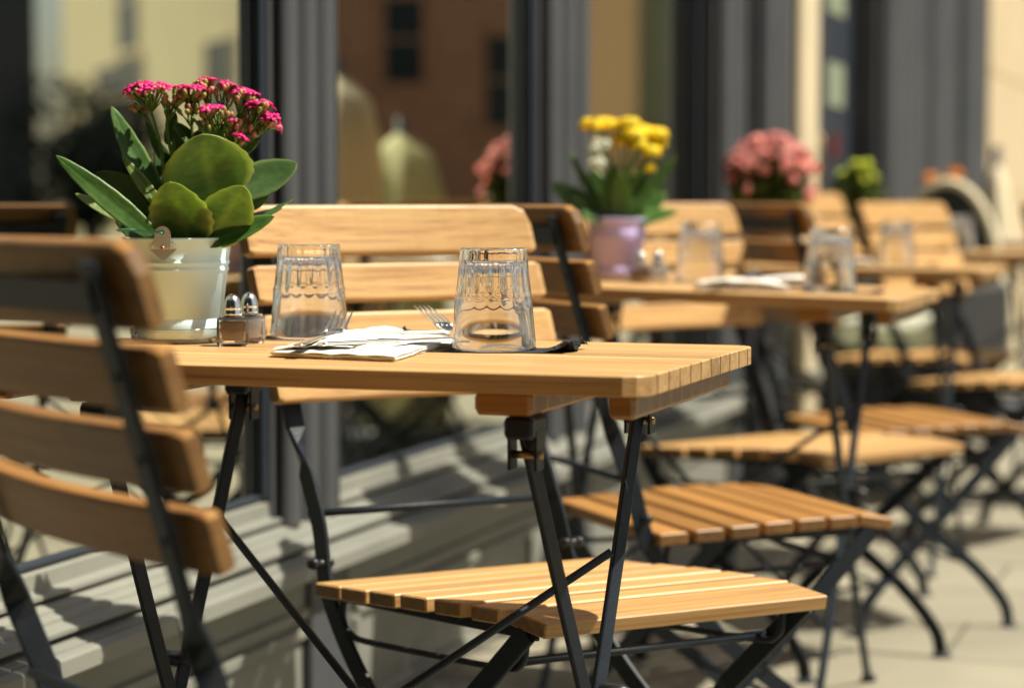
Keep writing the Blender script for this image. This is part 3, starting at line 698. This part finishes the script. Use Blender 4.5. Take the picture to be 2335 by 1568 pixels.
specs = [ # base, tip, width px, normal, bend, cup, mat, scallop, taper
 ((494, 458, -.026), (476, 305, -.050), 200, (.10, -1, .22), .10, .10, 1, .02, .80),
 ((440, 560, -.030), (414, 408, -.066), 146, (-.22, -1, .10), .10, .10, 1, .05, .80),
 ((482, 560, -.028), (574, 418, -.058), 122, (.25, -1, -.05), .10, .14, 1, .03, .85),
 ((500, 446, .0), (674, 366, .012), 104, (.12, -.72, .68), -.06, .10, 2, .02, .95),
 ((490, 545, .0), (667, 446, -.016), 52, (.05, -.30, .95), -.05, .12, 0, .02, .85),
 ((470, 556, -.036), (634, 489, -.052), 60, (.02, -.75, .62), -.04, .14, 0, .02, .85),
 ((505, 520, .01), (640, 470, .01), 40, (.05, -.5, .85), -.04, .14, 2, .02, .85),
 ((392, 530, .005), (254, 240, .016), 64, (.55, -.80, .05), -.02, .16, 0, .05, .80),
 ((372, 548, -.030), (145, 354, -.036), 52, (.25, -.95, .12), -.04, .12, 0, .02, .78),
 ((384, 525, -.004), (212, 396, .010), 112, (.15, -.85, -.35), -.04, .12, 2, .02, .75),
 ((384, 490, -.012), (282, 356, -.004), 30, (-.1, -.7, .6), .0, .10, 1, .02, .8),
 ((310, 508, -.02), (177, 441, -.01), 34, (-.1, -.6, .75), .0, .10, 1, .02, .8),
 ((420, 470, .012), (494, 284, .016), 132, (-.15, -1, .15), .04, .10, 2, .02, .85),
 ((392, 480, -.006), (446, 318, -.004), 62, (-.5, -.85, .0), .04, .14, 0, .06, .8),
 ((404, 470, -.012), (424, 352, -.018), 50, (-.6, -.75, .0), .04, .14, 0, .06, .8),
 ((392, 450, .024), (352, 318, .034), 52, (.3, -.9, .1), .0, .12, 2, .02, .8),
 ((412, 420, .03), (396, 296, .03), 46, (-.3, -.9, .1), .0, .12, 1, .02, .8),
 ((430, 400, .02), (398, 272, .004), 34, (.5, -.8, .2), .0, .12, 0, .02, .8),
 ((372, 370, .01), (332, 270, .008), 22, (.4, -.8, .2), .0, .12, 0, .02, .8),
 ((380, 330, .01), (402, 258, .008), 30, (-.3, -.8, .2), .0, .12, 0, .02, .8),
 ((446, 330, .0), (402, 280, -.004), 32, (.1, -.8, .5), .0, .14, 0, .02, .8),
 ((558, 352, -.02), (598, 322, -.022), 22, (.1, -.7, .6), .0, .16, 0, .02, .8),
 ((560, 480, .0), (612, 446, .01), 32, (-.2, -.7, .6), .0, .10, 1, .02, .8),
 ((510, 342, -.03), (446, 268, -.024), 11, (.1, -.8, .5), .0, .2, 3, .0, .9),
 ((520, 330, -.02), (568, 318, -.02), 10, (.1, -.5, .8), .0, .2, 3, .0, .9),
 ((386, 556, .02), (300, 470, .05), 84, (.1, -.9, .2), .0, .12, 2, .02, .8),
 ((440, 540, .04), (520, 400, .06), 110, (.1, -.9, .2), .0, .12, 2, .02, .8),
 ((360, 552, -.01), (268, 500, -.01), 50, (.1, -.9, .3), .0, .12, 2, .02, .8),
 ((450, 540, .03), (330, 380, .06), 90, (.0, -1, .1), .0, .12, 2, .02, .8),
]
LM = [M_LEAF, M_LEAF2, M_LEAFD, M_STEM]
for (b_, t_, wd_, nr, bend, cup, mi, scl, tp) in specs:
    mb = MB(); leaf(mb, px(*b_), px(*t_), wd_ * S * 1.02, nr, bend, cup, .0022, scl * 1.5, .62, 30, 10, tp)
    mb.build('leaf', LM[mi], fp, recalc=False)
rg = random.Random(21)
stm = MB(); buds = MB(); gbuds = MB(); blo = MB()
stems = [[(378, 540, .0), (376, 420, .0), (368, 330, .0), (345, 236, -.004)], [(405, 530, .0), (402, 400, .0), (384, 300, .0), (390, 240, .002)],
         [(430, 530, .0), (436, 400, .0), (440, 300, .0), (442, 236, -.004)], [(450, 530, .01), (470, 380, .012), (476, 280, .01), (478, 215, .008)],
         [(470, 530, .0), (500, 400, .0), (540, 280, -.004), (566, 236, -.01)], [(480, 520, .0), (530, 400, -.01), (580, 300, -.016), (604, 268, -.016)],
         [(470, 520, .02), (500, 380, .01), (512, 300, -.012), (506, 262, -.018)]]
for s_ in stems:
    pp = bez([px(*q) for q in s_], 24); stm.tube(pp, [.0030 - .0016 * i / len(pp) for i in range(len(pp))], 8)
clusters = [ # centre px, centre py, depth, rx, ry, buds, blossoms, stem foot px,py
 (345, 212, -.004, 50, 24, 30, 15, 350, 258), (318, 250, .0, 20, 16, 9, 0, 350, 290), (398, 232, .002, 30, 20, 14, 0, 386, 280), (410, 210, .002, 22, 12, 8, 1, 400, 250),
 (446, 216, -.004, 34, 22, 20, 8, 442, 262), (476, 200, .008, 34, 24, 20, 4, 478, 250), (516, 208, .004, 30, 22, 18, 4, 512, 262), (560, 226, -.008, 30, 24, 18, 5, 552, 275),
 (596, 250, -.014, 28, 24, 18, 8, 574, 300), (622, 282, -.016, 18, 22, 14, 7, 592, 310), (500, 262, -.02, 36, 20, 20, 4, 506, 320), (540, 290, -.014, 30, 24, 18, 3, 532, 330),
 (590, 300, -.014, 26, 18, 12, 0, 572, 330), (552, 322, -.03, 16, 8, 3, 4, 540, 345), (440, 252, -.01, 26, 14, 12, 0, 440, 290), (474, 290, -.02, 20, 16, 10, 0, 486, 330), (574, 268, .004, 34, 20, 16, 0, 560, 300),
 (634, 296, -.014, 8, 12, 3, 4, 604, 300)]
for (cx, cy_, d, rx, ry, nb_, nbl, fx, fy) in clusters:
    foot = px(fx, fy, d)
    def spot(k, n, up):
        a = rg.random() * 2 * PI; q = math.sqrt(rg.random())
        X = q * math.cos(a); Yd = q * math.sin(a)
        top = -ry * .55 * math.sqrt(max(0, 1 - q * q))
        return px(cx + rx * X, cy_ + top * (1 if up else rg.uniform(-.7, .9)) + (0 if up else 4), d + Yd * rx * S * .8)
    for k in range(int(nb_ * 1.1)):
        c = spot(k, nb_, rg.random() < .5); dr_ = (c - foot).normalized()
        (buds if rg.random() < .52 else gbuds).ball(c, (rg.uniform(.0024, .0035), rg.uniform(.0036, .005)), 8, 6, axis=dr_.to_track_quat('Z', 'Y').to_matrix().to_4x4())
        mid = foot.lerp(c, .5) + Vector((rg.uniform(-1, 1), rg.uniform(-1, 1), 0)) * .003
        if rg.random() < .75: stm.tube([foot, mid, c - dr_ * .003], [.0012, .0009, .0007], 5)
        if rg.random() < .6: gbuds.ball(c - dr_ * .0045, (.0019, .0026), 6, 4, axis=dr_.to_track_quat('Z', 'Y').to_matrix().to_4x4())
    for k in range(nbl):
        c = spot(k, nbl, True) + Vector((0, 0, .002)); dr_ = (c - foot).normalized() + Vector((rg.uniform(-.4, .4), rg.uniform(-.7, .1), rg.uniform(0, .4)))
        blossom(blo, c, rg.uniform(.0072, .0100), dr_, rg, 5)
        stm.tube([foot, c], [.0011, .0007], 5)
stm.build('stems', M_STEM, fp); buds.build('buds', M_BUD, fp); gbuds.build('green_buds', M_BUDG, fp); blo.build('blossoms', M_PINK, fp, recalc=False)

# ------------------------------------------------------------------ violet pot of yellow flowers on the second table
yp = empty('violet_pot', 'violet tin pot of yellow flowers with long green leaves on the second table', 'potted plant', M=T(1, *vp, 0))
bucket(yp, M_VIOLET, .0560, .044, .112, ear=False)
mb = MB(); rg = random.Random(4)
S2 = 4.17 / 5000
def px2(x, y, d=0): return Vector(((x - 1410) * S2, d, (630 - y) * S2 + .004))
for b_, t_, wd_, nr in (((1380, 500, 0), (1262, 415, .0), 62, (0, -.8, .5)), ((1390, 500, 0), (1300, 345, .01), 26, (.3, -.8, .2)), ((1400, 500, -.02), (1395, 370, -.04), 56, (.1, -1, .1)), ((1420, 500, -.03), (1408, 390, -.06), 46, (-.1, -1, .1)),
                        ((1430, 500, 0), (1538, 345, .0), 26, (-.3, -.8, .3)), ((1430, 500, 0), (1545, 470, -.02), 50, (0, -.6, .8)), ((1430, 505, 0), (1520, 430, .02), 56, (0, -.7, .6)), ((1390, 505, 0), (1310, 450, -.02), 60, (0, -.7, .6)),
                        ((1440, 500, .0), (1470, 380, .02), 40, (0, -1, .1)), ((1400, 490, .03), (1350, 380, .05), 50, (0, -1, .1)), ((1385, 505, -.03), (1330, 480, -.05), 46, (0, -.6, .8)), ((1420, 505, .0), (1500, 490, -.05), 46, (0, -.6, .8))):
    leaf(mb, px2(*b_), px2(*t_), wd_ * S2, nr, -.05, .14, .003, .02, .62, 12, 6, .8)
mb.build('foliage', M_LEAF, yp)
mb = MB(); sm = MB()
for (x, y, r) in ((1345, 290, 26), (1375, 285, 22), (1400, 290, 24), (1430, 285, 24), (1440, 310, 26), (1415, 320, 26), (1460, 300, 24), (1495, 305, 24), (1385, 335, 15), (1480, 345, 20), (1472, 380, 20), (1450, 330, 20), (1500, 325, 16)):
    c = px2(x, y, rg.uniform(-.03, .03)); sm.tube([px2(1410, 500), px2((x + 1410) / 2, 400, 0), c], [.003, .0025, .002], 6)
    for k in range(60):
        v = Vector((rg.gauss(0, 1), rg.gauss(0, 1), abs(rg.gauss(0, 1)) * .9 - .1)).normalized()
        blossom(mb, c + Vector((v.x, v.y, v.z * .6)) * r * S2, .0085, v, rg, 5)
mb.build('blossoms', M_YEL, yp, recalc=False); sm.build('stems', M_STEM, yp)
mb = MB()
for k in range(26):
    blossom(mb, px2(rg.uniform(1345, 1385), rg.uniform(310, 380), rg.uniform(-.03, 0)), .011, (rg.uniform(-.5, .5), -1, .4), rg, 4)
mb.build('pale_petals', M_WHITEF, yp, recalc=False)

# ------------------------------------------------------------------ bushy plants farther down the row
def bush(name, label, M, rad, hgt, zc, leafm, flm, nleaf, clumps, lr=.022, seed=1, potr=.05, poth=.10, potm=None, fr=.011):
    rg = random.Random(seed); r = empty(name, label, 'potted plant', M=M)
    mb = MB(); mb.lathe([(0, 0), (potr * .8, 0), (potr, poth), (potr + .002, poth + .002), (potr - .003, poth), (potr * .8, poth * .8), (0, poth * .8)], 28); mb.build('pot', potm or M_POTD, r)
    mb = MB()
    for k in range(nleaf):
        v = Vector((rg.gauss(0, 1), rg.gauss(0, 1), rg.gauss(0, .8))).normalized(); q = rg.uniform(.35, 1) ** .6
        c = Vector((v.x * rad * q, v.y * rad * q, zc + v.z * hgt * q))
        if c.z < poth: c.z = poth + rg.random() * .02
        d = (v + Vector((rg.uniform(-.6, .6), rg.uniform(-.6, .6), rg.uniform(-.2, .8)))).normalized()
        leaf(mb, c - d * lr, c + d * lr, lr * 1.1, v + Vector((rg.uniform(-.5, .5), rg.uniform(-.5, .5), .5)), -.1, .1, .0012, 0, .7, 5, 2, .8)
    mb.build('foliage', leafm, r)
    mb = MB()
    for (x, y, z, cr, n) in clumps:
        for k in range(n):
            v = Vector((rg.gauss(0, 1), rg.gauss(0, 1), rg.gauss(0, 1))).normalized()
            blossom(mb, Vector((x, y, z)) + v * cr * rg.uniform(.6, 1), fr, v + Vector((0, 0, .4)), rg, 5)
    if clumps: mb.build('blossoms', flm, r, recalc=False)
    sm = MB()
    for k in range(7):
        a = k * 2.4; sm.tube([(0, 0, poth * .8), (.3 * rad * math.cos(a), .3 * rad * math.sin(a), (poth + zc) / 2), (.6 * rad * math.cos(a), .6 * rad * math.sin(a), zc)], .0025, 5)
    sm.build('stems', M_STEM, r)
    return r
cl = []
rg = random.Random(9)
for k in range(150):
    a = rg.uniform(0, 2 * PI); e = math.asin(rg.uniform(.30, 1)); q = .116 * rg.uniform(.84, 1.10)
    cl.append((q * math.cos(a) * math.cos(e), q * math.sin(a) * math.cos(e), .210 + .120 * math.sin(e), .009, 6))
for k in range(26):
    a = rg.uniform(0, 2 * PI); e = rg.uniform(-.5, .35); q = .112
    cl.append((q * math.cos(a) * math.cos(e), q * math.sin(a) * math.cos(e), .210 + .11 * math.sin(e), .008, 5))
bush('flowering_plant', 'round pink flowering plant on the third table', T(2, 1.235, 5.64, 0, TZ - .001), .100, .105, .205, M_LEAFG, M_ROSE, 700, cl, seed=2, potr=.05, poth=.10)
cl = [(rg.uniform(-.055, .06), rg.uniform(-.05, .03), rg.uniform(.21, .285), .016, 12) for k in range(22)]
bush('lime_plant', 'small lime green bushy plant on the fourth table', T(3, 1.29, 7.26), .078, .085, .19, M_LEAFG, M_LEAFY, 420, cl, seed=3, potr=.045, poth=.095)
cl = [(-.050, -.04, .245, .034, 60), (.045, -.05, .262, .034, 60), (-.03, .03, .25, .02, 20)]
bush('orange_plant', 'small potted plant with orange flowers on the farthest table', T(4, 1.24, 8.86), .060, .075, .185, M_LEAFD, M_ORG, 260, cl, seed=4, potr=.042, poth=.09)

# ------------------------------------------------------------------ salt and pepper
def shaker(label, M, filling, fillname, g):
    r = empty('pepper_shaker' if fillname == 'pepper' else 'salt_shaker', label, 'shaker', g, M)
    s = .0182; mb = MB(); mb.box((0, 0, .0168), (2 * s, 2 * s, .0336), bev=.0032)
    N_ = 24
    # inner cavity as inward surface
    inn = [(0, .0075), (.0112, .0075), (.0122, .0095), (.0138, .0285), (.0115, .0312), (.0098, .0318), (.0098, .0336)]
    mb.build('glass_body', M_GLASS, r)
    mb = MB()
    V = []
    for (q, z) in ((.0118, .0065), (.0152, .0285)):
        V.append([mb.bm.verts.new((x * q, y * q, z)) for x, y in ((-1, -1), (1, -1), (1, 1), (-1, 1))])
    mb.face(V[0][::-1]); mb.face(V[1])
    for j in range(4): mb.face([V[0][j], V[0][(j + 1) % 4], V[1][(j + 1) % 4], V[1][j]])
    bmesh.ops.bevel(mb.bm, geom=list(mb.bm.edges), offset=.0015, segments=2, affect='EDGES')
    mb.build(fillname, filling, r)
    mb = MB(); mb.lathe([(.0, .0336), (.0102, .0336), (.0106, .0342), (.0106, .0400), (.0100, .0408), (.0105, .0420), (.0103, .0455), (.0092, .051), (.0070, .0558), (.0036, .0590), (0, .0600)], 32)
    cp = mb.build('cap', M_STEEL, r)
    mb = MB()
    for k in range(5):
        a = k * 2 * PI / 5 + .3; mb.ball((.0046 * math.cos(a), .0046 * math.sin(a), 0.0582), .0009, 8, 4)
    mb.build('hole', M_DARK, cp)
    return r
sg = 'square glass salt and pepper shakers'
pe = row_at(-.322, 2.522); sa = row_at(-.3085, 2.572)
shaker('square glass pepper shaker with brown pepper, beside the pale bucket', T(0, *pe, 8), M_PEPPER, 'pepper', sg)
shaker('square glass salt shaker just behind the pepper on the nearest table', T(0, *sa, 8), M_SALT, 'salt', sg)
shaker('blurred pepper shaker beside the violet pot', T(1, 1.115, 3.90, 8), M_PEPPER, 'pepper', sg)
shaker('blurred salt shaker behind the pepper, beside the violet pot', T(1, 1.095, 3.95, 8), M_SALT, 'salt', sg)

# ------------------------------------------------------------------ napkins
def sheet(mb, corners, z, thick, hf, n=26, m=16):
    # quad sheet of thickness with height function hf(u, v) -> extra z
    c = [Vector((*q, 0)) for q in corners]; top, bot = [], []
    for i in range(n + 1):
        rt, rb = [], []
        for j in range(m + 1):
            u, v = i / n, j / m
            p = (c[0] * (1 - u) + c[1] * u) * (1 - v) + (c[3] * (1 - u) + c[2] * u) * v
            h = hf(u, v); e = min(u, 1 - u, v, 1 - v) * 18
            rt.append(mb.bm.verts.new((p.x, p.y, z + h + thick * (.55 + .45 * min(1, e))))); rb.append(mb.bm.verts.new((p.x, p.y, z + h)))
        top.append(rt); bot.append(rb)
    for i in range(n):
        for j in range(m):
            mb.face([top[i][j], top[i + 1][j], top[i + 1][j + 1], top[i][j + 1]], True); mb.face([bot[i][j], bot[i][j + 1], bot[i + 1][j + 1], bot[i + 1][j]], True)
    for i in range(n):
        mb.face([top[i][0], bot[i][0], bot[i + 1][0], top[i + 1][0]]); mb.face([top[i][m], top[i + 1][m], bot[i + 1][m], bot[i][m]])
    for j in range(m):
        mb.face([top[0][j], top[0][j + 1], bot[0][j + 1], bot[0][j]]); mb.face([top[n][j], bot[n][j], bot[n][j + 1], top[n][j + 1]])
def nz(u, v, s, amp, seed=0): return amp * noise.noise(Vector((u * s + seed, v * s, seed * 1.7)))
TINV = [m_.inverted() for m_ in TABM]
def loc0(x, y): q = TINV[0] @ Vector((x, y, TZ)); return (q.x, q.y)
def napkin_white():
    r = empty('white_napkin', 'thick folded white paper napkin under the nearest fork, at the near table edge', 'napkin', 'folded white paper napkins', TABM[0].copy())
    mb = MB()
    cs = [loc0(-.258, 2.335), loc0(-.122, 2.268), loc0(-.070, 2.545), loc0(-.205, 2.60)]
    for k in range(4):
        o = .0015 * k; c2 = [(q[0] + (.0015 * (k % 2)), q[1] - .001 * k) for q in cs]
        sheet(mb, c2, TZ + .0003 + .0015 * k, .0014, lambda u, v: abs(nz(u, v, 4, .0026, k)) + .001 * u * v, 22, 14)
    mb.build('paper_fold', M_PAPER, r)
    mb = MB()   # flap folded over the handles
    cs = [loc0(-.258, 2.345), loc0(-.175, 2.36), loc0(-.150, 2.50), loc0(-.215, 2.545)]
    sheet(mb, cs, TZ + .0066, .0012, lambda u, v: .012 * math.sin(PI * min(1, (.25 + .75 * u) * 1.0) * .72) ** 2 * (.35 + .65 * v) + nz(u, v, 6, .0018, 3), 30, 20)
    mb.build('flap', M_PAPER, r)
    return r
nw0 = napkin_white()
nw1 = copy_tree(nw0); nw1.matrix_world = TABM[0] @ Matrix.Translation((.012, .300, 0)) @ Matrix.Rotation(R(6), 4, 'Z') @ Matrix.Scale(.80, 4)
# place the second so that it lies behind the gap between the glasses
v0 = Vector((*loc0(-.150, 2.43), 0)); v1 = Vector((*loc0(-.118, 2.590), 0))
def shift(v_from, v_to, rot, s=1): return Matrix.Translation(v_to) @ Matrix.Rotation(R(rot), 4, 'Z') @ Matrix.Scale(s, 4) @ Matrix.Translation(-v_from)
def shz(v_from, v_to, rot, s):
    return Matrix.Translation(v_to + Vector((0, 0, TZ))) @ Matrix.Rotation(R(rot), 4, 'Z') @ Matrix.Scale(s, 4) @ Matrix.Translation(-(v_from + Vector((0, 0, TZ))))
nw1.matrix_world = TABM[0] @ shz(v0, v1, 14, .78)
nw1['label'] = 'folded white paper napkin between and behind the two glasses on the nearest table'
def navy(label, i, c, rot, wd, dp, crump, ca):
    r = empty('navy_napkin', label, 'napkin', 'navy blue paper napkins', T(i, *c, rot))
    mb = MB()
    def hf(u, v):
        e = max(0, (u - .74) / .26); e0 = max(0, (.16 - u) / .16)
        return e * crump * (.55 + .45 * math.sin(v * 9 + u * 14)) + e0 * .001 + abs(nz(u, v, 5, .0008, 1)) + e * nz(u, v, 14, crump * .6, 5)
    sheet(mb, [(-wd * .52, -dp * .1), (wd * .40, -dp * .5), (wd * .58, dp * .30), (-wd * .25, dp * .5)], .0002, .0009, hf, 60, 26)
    mb.build('paper', M_NAVY, r); return r
navy('navy paper napkin under the left glass, its crumpled end near the forks', 0, (gL[0] - .008, gL[1] + .012), -4, .200, .075, .013, 0)
navy('navy paper napkin crumpled at its right end, under the right hand glass', 0, (gR[0] - .018, gR[1]), 3, .158, .10, .013, 0)
navy('blurred navy napkin under the street side glass of the second table', 1, (.740, 3.86), 0, .16, .10, .006, 0)
navy('blurred navy napkin under the glass on the third table', 2, (.87, 5.58), 0, .16, .10, .006, 0)
def napflat(label, i, c, rot):
    r = empty('white_napkin', label, 'napkin', 'folded white paper napkins', T(i, *c, rot)); mb = MB()
    for k in range(3): sheet(mb, [(-.085, -.055), (.08, -.05), (.085, .05), (-.07, .055)], .0003 + .004 * k, .0035, lambda u, v: abs(nz(u, v, 4, .003, k)) + .004 * math.sin(PI * u) * k, 14, 8)
    mb.build('paper_fold', M_PAPER, r)
napflat('blurred white napkin in front of the glass beside the violet pot', 1, (.90, 3.79), 0)
napflat('blurred white napkin between the two glasses of the second table', 1, (.84, 4.02), 5)
napflat('blurred white napkin by the glass on the third table', 2, (1.02, 5.50), 0)
napflat('blurred white napkin on the third table nearer the shopfront', 2, (1.10, 5.72), 0)
napflat('blurred white napkin by the glass on the fourth table', 3, (1.02, 7.10), 0)
napflat('blurred white napkin on the farthest table', 4, (.95, 8.8), 0)

# ------------------------------------------------------------------ cutlery
def fork(label, M):
    mb = MB(); n = 26                     # x along the fork, handle at negative x
    def prof(x):
        if x < .0: return .0035 + .0035 * min(1, max(0, (-x - .02) / .09)) ** 1.5
        return .0035 + .0080 * math.sin(min(1, x / .030) * PI / 2)
    def zc(x): return .004 + (.0012 if x < -.02 else 0) - .003 * math.exp(-((x - .012) / .02) ** 2) + max(0, x - .02) * .34
    fr = []
    for i in range(n + 1):
        x = -.128 + (.128 + .034) * i / n; w_ = prof(x) * (.6 if i == 0 else 1)
        fr.append(((x, 0, zc(x)), (0, w_, 0), (0, 0, .0011)))
    mb.sweep(fr, [(-1, 0), (-.6, 1), (.6, 1), (1, 0), (.6, -1), (-.6, -1)], smooth=True)
    for k in range(4):
        y = (k - 1.5) * .0062; fr = []
        for i in range(9):
            x = .028 + .050 * i / 8; q = 1 - .62 * (i / 8) ** 1.5
            fr.append(((x, y * (1 - .04 * i / 8), zc(x) + .004 * (i / 8) ** 2 * 0), (0, .0019 * q, 0), (0, 0, .0011 * q)))
        mb.sweep(fr, [(-1, 0), (-.6, 1), (.6, 1), (1, 0), (.6, -1), (-.6, -1)], smooth=True)
    o = mb.build('fork', M_STEEL); o.matrix_world = M; return tag(o, label, 'fork', 'steel forks')
def knife(label, M):
    mb = MB(); fr = []
    for i in range(31):
        x = -.10 + .205 * i / 30; blade = x > .005
        w_ = (.0062 - (.0018 * max(0, (x - .02) / .06) if blade else 0) - (.004 * max(0, (x - .085) / .02) if x > .085 else 0)) if blade else .0048 + .0016 * ((-x) / .1)
        t_ = .0008 if blade else .0022
        fr.append(((x, 0, .003), (0, w_, 0), (0, 0, t_)))
    mb.sweep(fr, [(-1, 0), (-.6, 1), (.6, 1), (1, 0), (.6, -1), (-.6, -1)], smooth=True)
    o = mb.build('knife', M_STEEL); o.matrix_world = M; return tag(o, label, 'knife', 'steel knives')
# the forks lie across the napkins, tines up towards the camera's upper right
f1 = row_at(-.206, 2.448); fork('steel fork with raised tines on the near white napkin', T(0, *f1, 82, TZ + .0115) @ Matrix.Rotation(R(-1), 4, 'Y') @ Matrix.Scale(1.12, 4))
f2 = row_at(-.063, 2.616); fork('steel fork with raised tines between the two glasses', T(0, *f2, 125, TZ + .0090) @ Matrix.Rotation(R(-2), 4, 'Y') @ Matrix.Scale(1.1, 4))
k1 = row_at(-.130, 2.415); knife('steel knife lying across the near white napkin', T(0, *k1, 40, TZ + .0100))
k2 = row_at(-.085, 2.600); knife('steel knife on the white napkin behind the glasses', T(0, *k2, 20, TZ + .0085))
fork('blurred steel fork on the white napkin of the second table', T(1, .90, 3.79, 60, TZ + .013))

# ------------------------------------------------------------------ rattan chair, cream cloth things, mirrored parasols
M_RATTAN = mottled('dark_rattan', (.012, .015, .018), (.03, .03, .03), 60, .6, .8, 90)
M_CREAMC = mottled('cream_fabric', (.72, .64, .44), (.78, .70, .50), 6, .9, .2)
M_SAGEC = mottled('pale_green_fabric', (.50, .50, .26), (.58, .57, .32), 6, .9, .2)
rc = empty('rattan_armchair', 'dark rattan armchair with arched cream rimmed back and pale cushion, far right', 'armchair', M=Matrix.Translation((1.615, 8.15, -.02)) @ Matrix.Rotation(R(-35), 4, 'Z'))
mb = MB(); arcp = [(-.20, 0, .05)] + [(-.20, 0, .45)] + [(.20 * -math.cos(PI * k / 14), 0, .66 + .34 * math.sin(PI * k / 14)) for k in range(15)] + [(.20, 0, .45), (.20, 0, .05)]
mb.sweep([(Vector((0, 0, 0)) + Vector((0, dy, 0)), (1, 0, 0), (0, 0, 1)) for dy in (-.014, .014)], [(x, z) for x, _, z in arcp]); mb.build('backrest', M_RATTAN, rc)
mb = MB(); mb.tube(bez([Vector(q) for q in arcp[1:-1]], 48), .019, 8); mb.build('rim', M_CREAMC, rc)
mb = MB(); mb.box((0, -.28, .36), (.44, .54, .12), bev=.02); mb.box((-.23, -.28, .50), (.06, .54, .28), bev=.02); mb.box((.23, -.28, .50), (.06, .54, .28), bev=.02); mb.build('seat', M_RATTAN, rc)
mb = MB(); mb.box((0, -.28, .47), (.40, .50, .10), bev=.03); mb.build('cushion', M_WHITEF, rc)
for sx in (-1, 1):
    for yy in (-.5, -.03):
        mb = MB(); mb.box((sx * .20, yy, .15), (.05, .05, .30), bev=.008); mb.build('leg', M_RATTAN, rc)
def furled(name, label, x, y, h, r0, mtl, top=.6):
    r = empty(name, label, 'parasol', M=Matrix.Translation((x, y, 0)))
    mb = MB(); K = 8
    pf = [(0, h), (r0 * .10, h - .01), (r0 * top * .8, h - .10), (r0 * top, h - .25), (r0 * .85, h - .55), (r0, h - .95), (r0 * .92, h - 1.15), (r0 * .5, h - 1.16), (0, h - 1.1)]
    mb.lathe(pf, 64, mod=lambda th, z: 1 + .10 * math.cos(K * th) * min(1, (h - z) * 3)); mb.build('canopy', mtl, r)
    mb = MB(); mb.tube([(0, 0, 0), (0, 0, h + .05)], .022, 10); mb.lathe([(0, 0), (.25, 0), (.25, .05), (.04, .09), (0, .09)], 24); mb.build('pole', M_IRON, r)
def mirrored(px_, dist):
    th = 2 * A - math.atan((px_ - 1167) / 5000); # where a thing must stand for the glass to mirror it at that bearing
    d = Vector((math.sin(th), math.cos(th), 0)); n = Vector((math.cos(A), -math.sin(A), 0)); off = n * (-2 * GX) * -1
    return d * dist + off * 1.0
furled('parasol', 'low furled cream parasol standing right of the arched rattan armchair', 2.09, 9.5, 1.10, .10, M_CREAMC, .6)
q = mirrored(770, 7.6); furled('parasol', 'rounded cream cloth shape mirrored beside the first grey pilaster', q.x, q.y, 1.36, .17, M_CREAMC, .85)
q = mirrored(915, 8.3); furled('parasol', 'pale green tapering cloth shape mirrored in the middle window', q.x, q.y, 1.18, .18, M_SAGEC, .85)
q = mirrored(850, 9.2); furled('parasol', 'brown furled parasol mirrored between the cream and the green shapes', q.x, q.y, 1.22, .20, mottled('brown_cloth', (.22, .14, .07), (.28, .18, .09), 5, .9), .6)
# unseen umbrella added behind the viewer to shade the ground and cut bounce
r = empty('added_shade_umbrella', 'unseen dark open umbrella added behind the viewer to shade the ground', 'umbrella', M=Matrix.Translation((.25, -.72, 0)))
mb = MB(); mb.lathe([(2.1, 2.35), (1.4, 2.62), (.7, 2.82), (0, 2.95), (0, 2.93), (.7, 2.80), (1.4, 2.60), (2.1, 2.33)], 8, smooth=False); mb.build('canopy', mottled('charcoal_cloth', (.03, .032, .035), (.04, .042, .045), 5, .9), r)
mb = MB(); mb.tube([(0, 0, 0), (0, 0, 2.97)], .025, 12); mb.lathe([(0, 0), (.3, 0), (.3, .05), (.04, .09), (0, .09)], 24); mb.build('pole', M_IRON, r)
# trees across the square
M_CROWN = mottled('dark_crown', (.010, .020, .014), (.022, .038, .02), 3, .7)
def tree(label, x, y, h, r, seed, lm=M_CROWN):
    rg = random.Random(seed); t = empty('square_tree', label, 'tree', None, Matrix.Translation((x, y, 0)))
    mb = MB(); mb.tube([(0, 0, 0), (.05, 0, h * .3), (0, .05, h * .55), (.1, 0, h * .8)], [.16, .13, .10, .05], 9)
    for k in range(6):
        a = k * 1.05; mb.tube([(0, 0, h * (.35 + .05 * k)), (r * .4 * math.cos(a), r * .4 * math.sin(a), h * (.5 + .05 * k)), (r * .75 * math.cos(a), r * .75 * math.sin(a), h * (.58 + .05 * k))], [.06, .04, .015], 6)
    mb.build('trunk', mottled('bark', (.06, .045, .03), (.1, .075, .05), 12, .9, .5), t)
    mb = MB(); lobes = [(rg.uniform(-.5, .5) * r, rg.uniform(-.5, .5) * r, h * rg.uniform(.45, .9), r * rg.uniform(.35, .6)) for k in range(11)]
    for k in range(2600):
        L_ = rg.choice(lobes); v = Vector((rg.gauss(0, 1), rg.gauss(0, 1), rg.gauss(0, 1))).normalized() * L_[3] * rg.uniform(.6, 1.05)
        c = Vector(L_[:3]) + v; a = Vector((rg.gauss(0, 1), rg.gauss(0, 1), rg.gauss(0, 1))).normalized() * .11; b_ = a.orthogonal().normalized() * .07
        mb.face([mb.bm.verts.new(c + a), mb.bm.verts.new(c + b_), mb.bm.verts.new(c - a), mb.bm.verts.new(c - b_)])
    mb.build('crown', lm, t, recalc=False)
for i, (pp, d, h, r) in enumerate(((215, 33, 2.2, 1.4),)):
    q = mirrored(pp, d); tree('low dark round tree mirrored in front of the yellow building', q.x, q.y, h, r, 30 + i)

# people strolling in the square are left as distant shapes only where the glass shows them
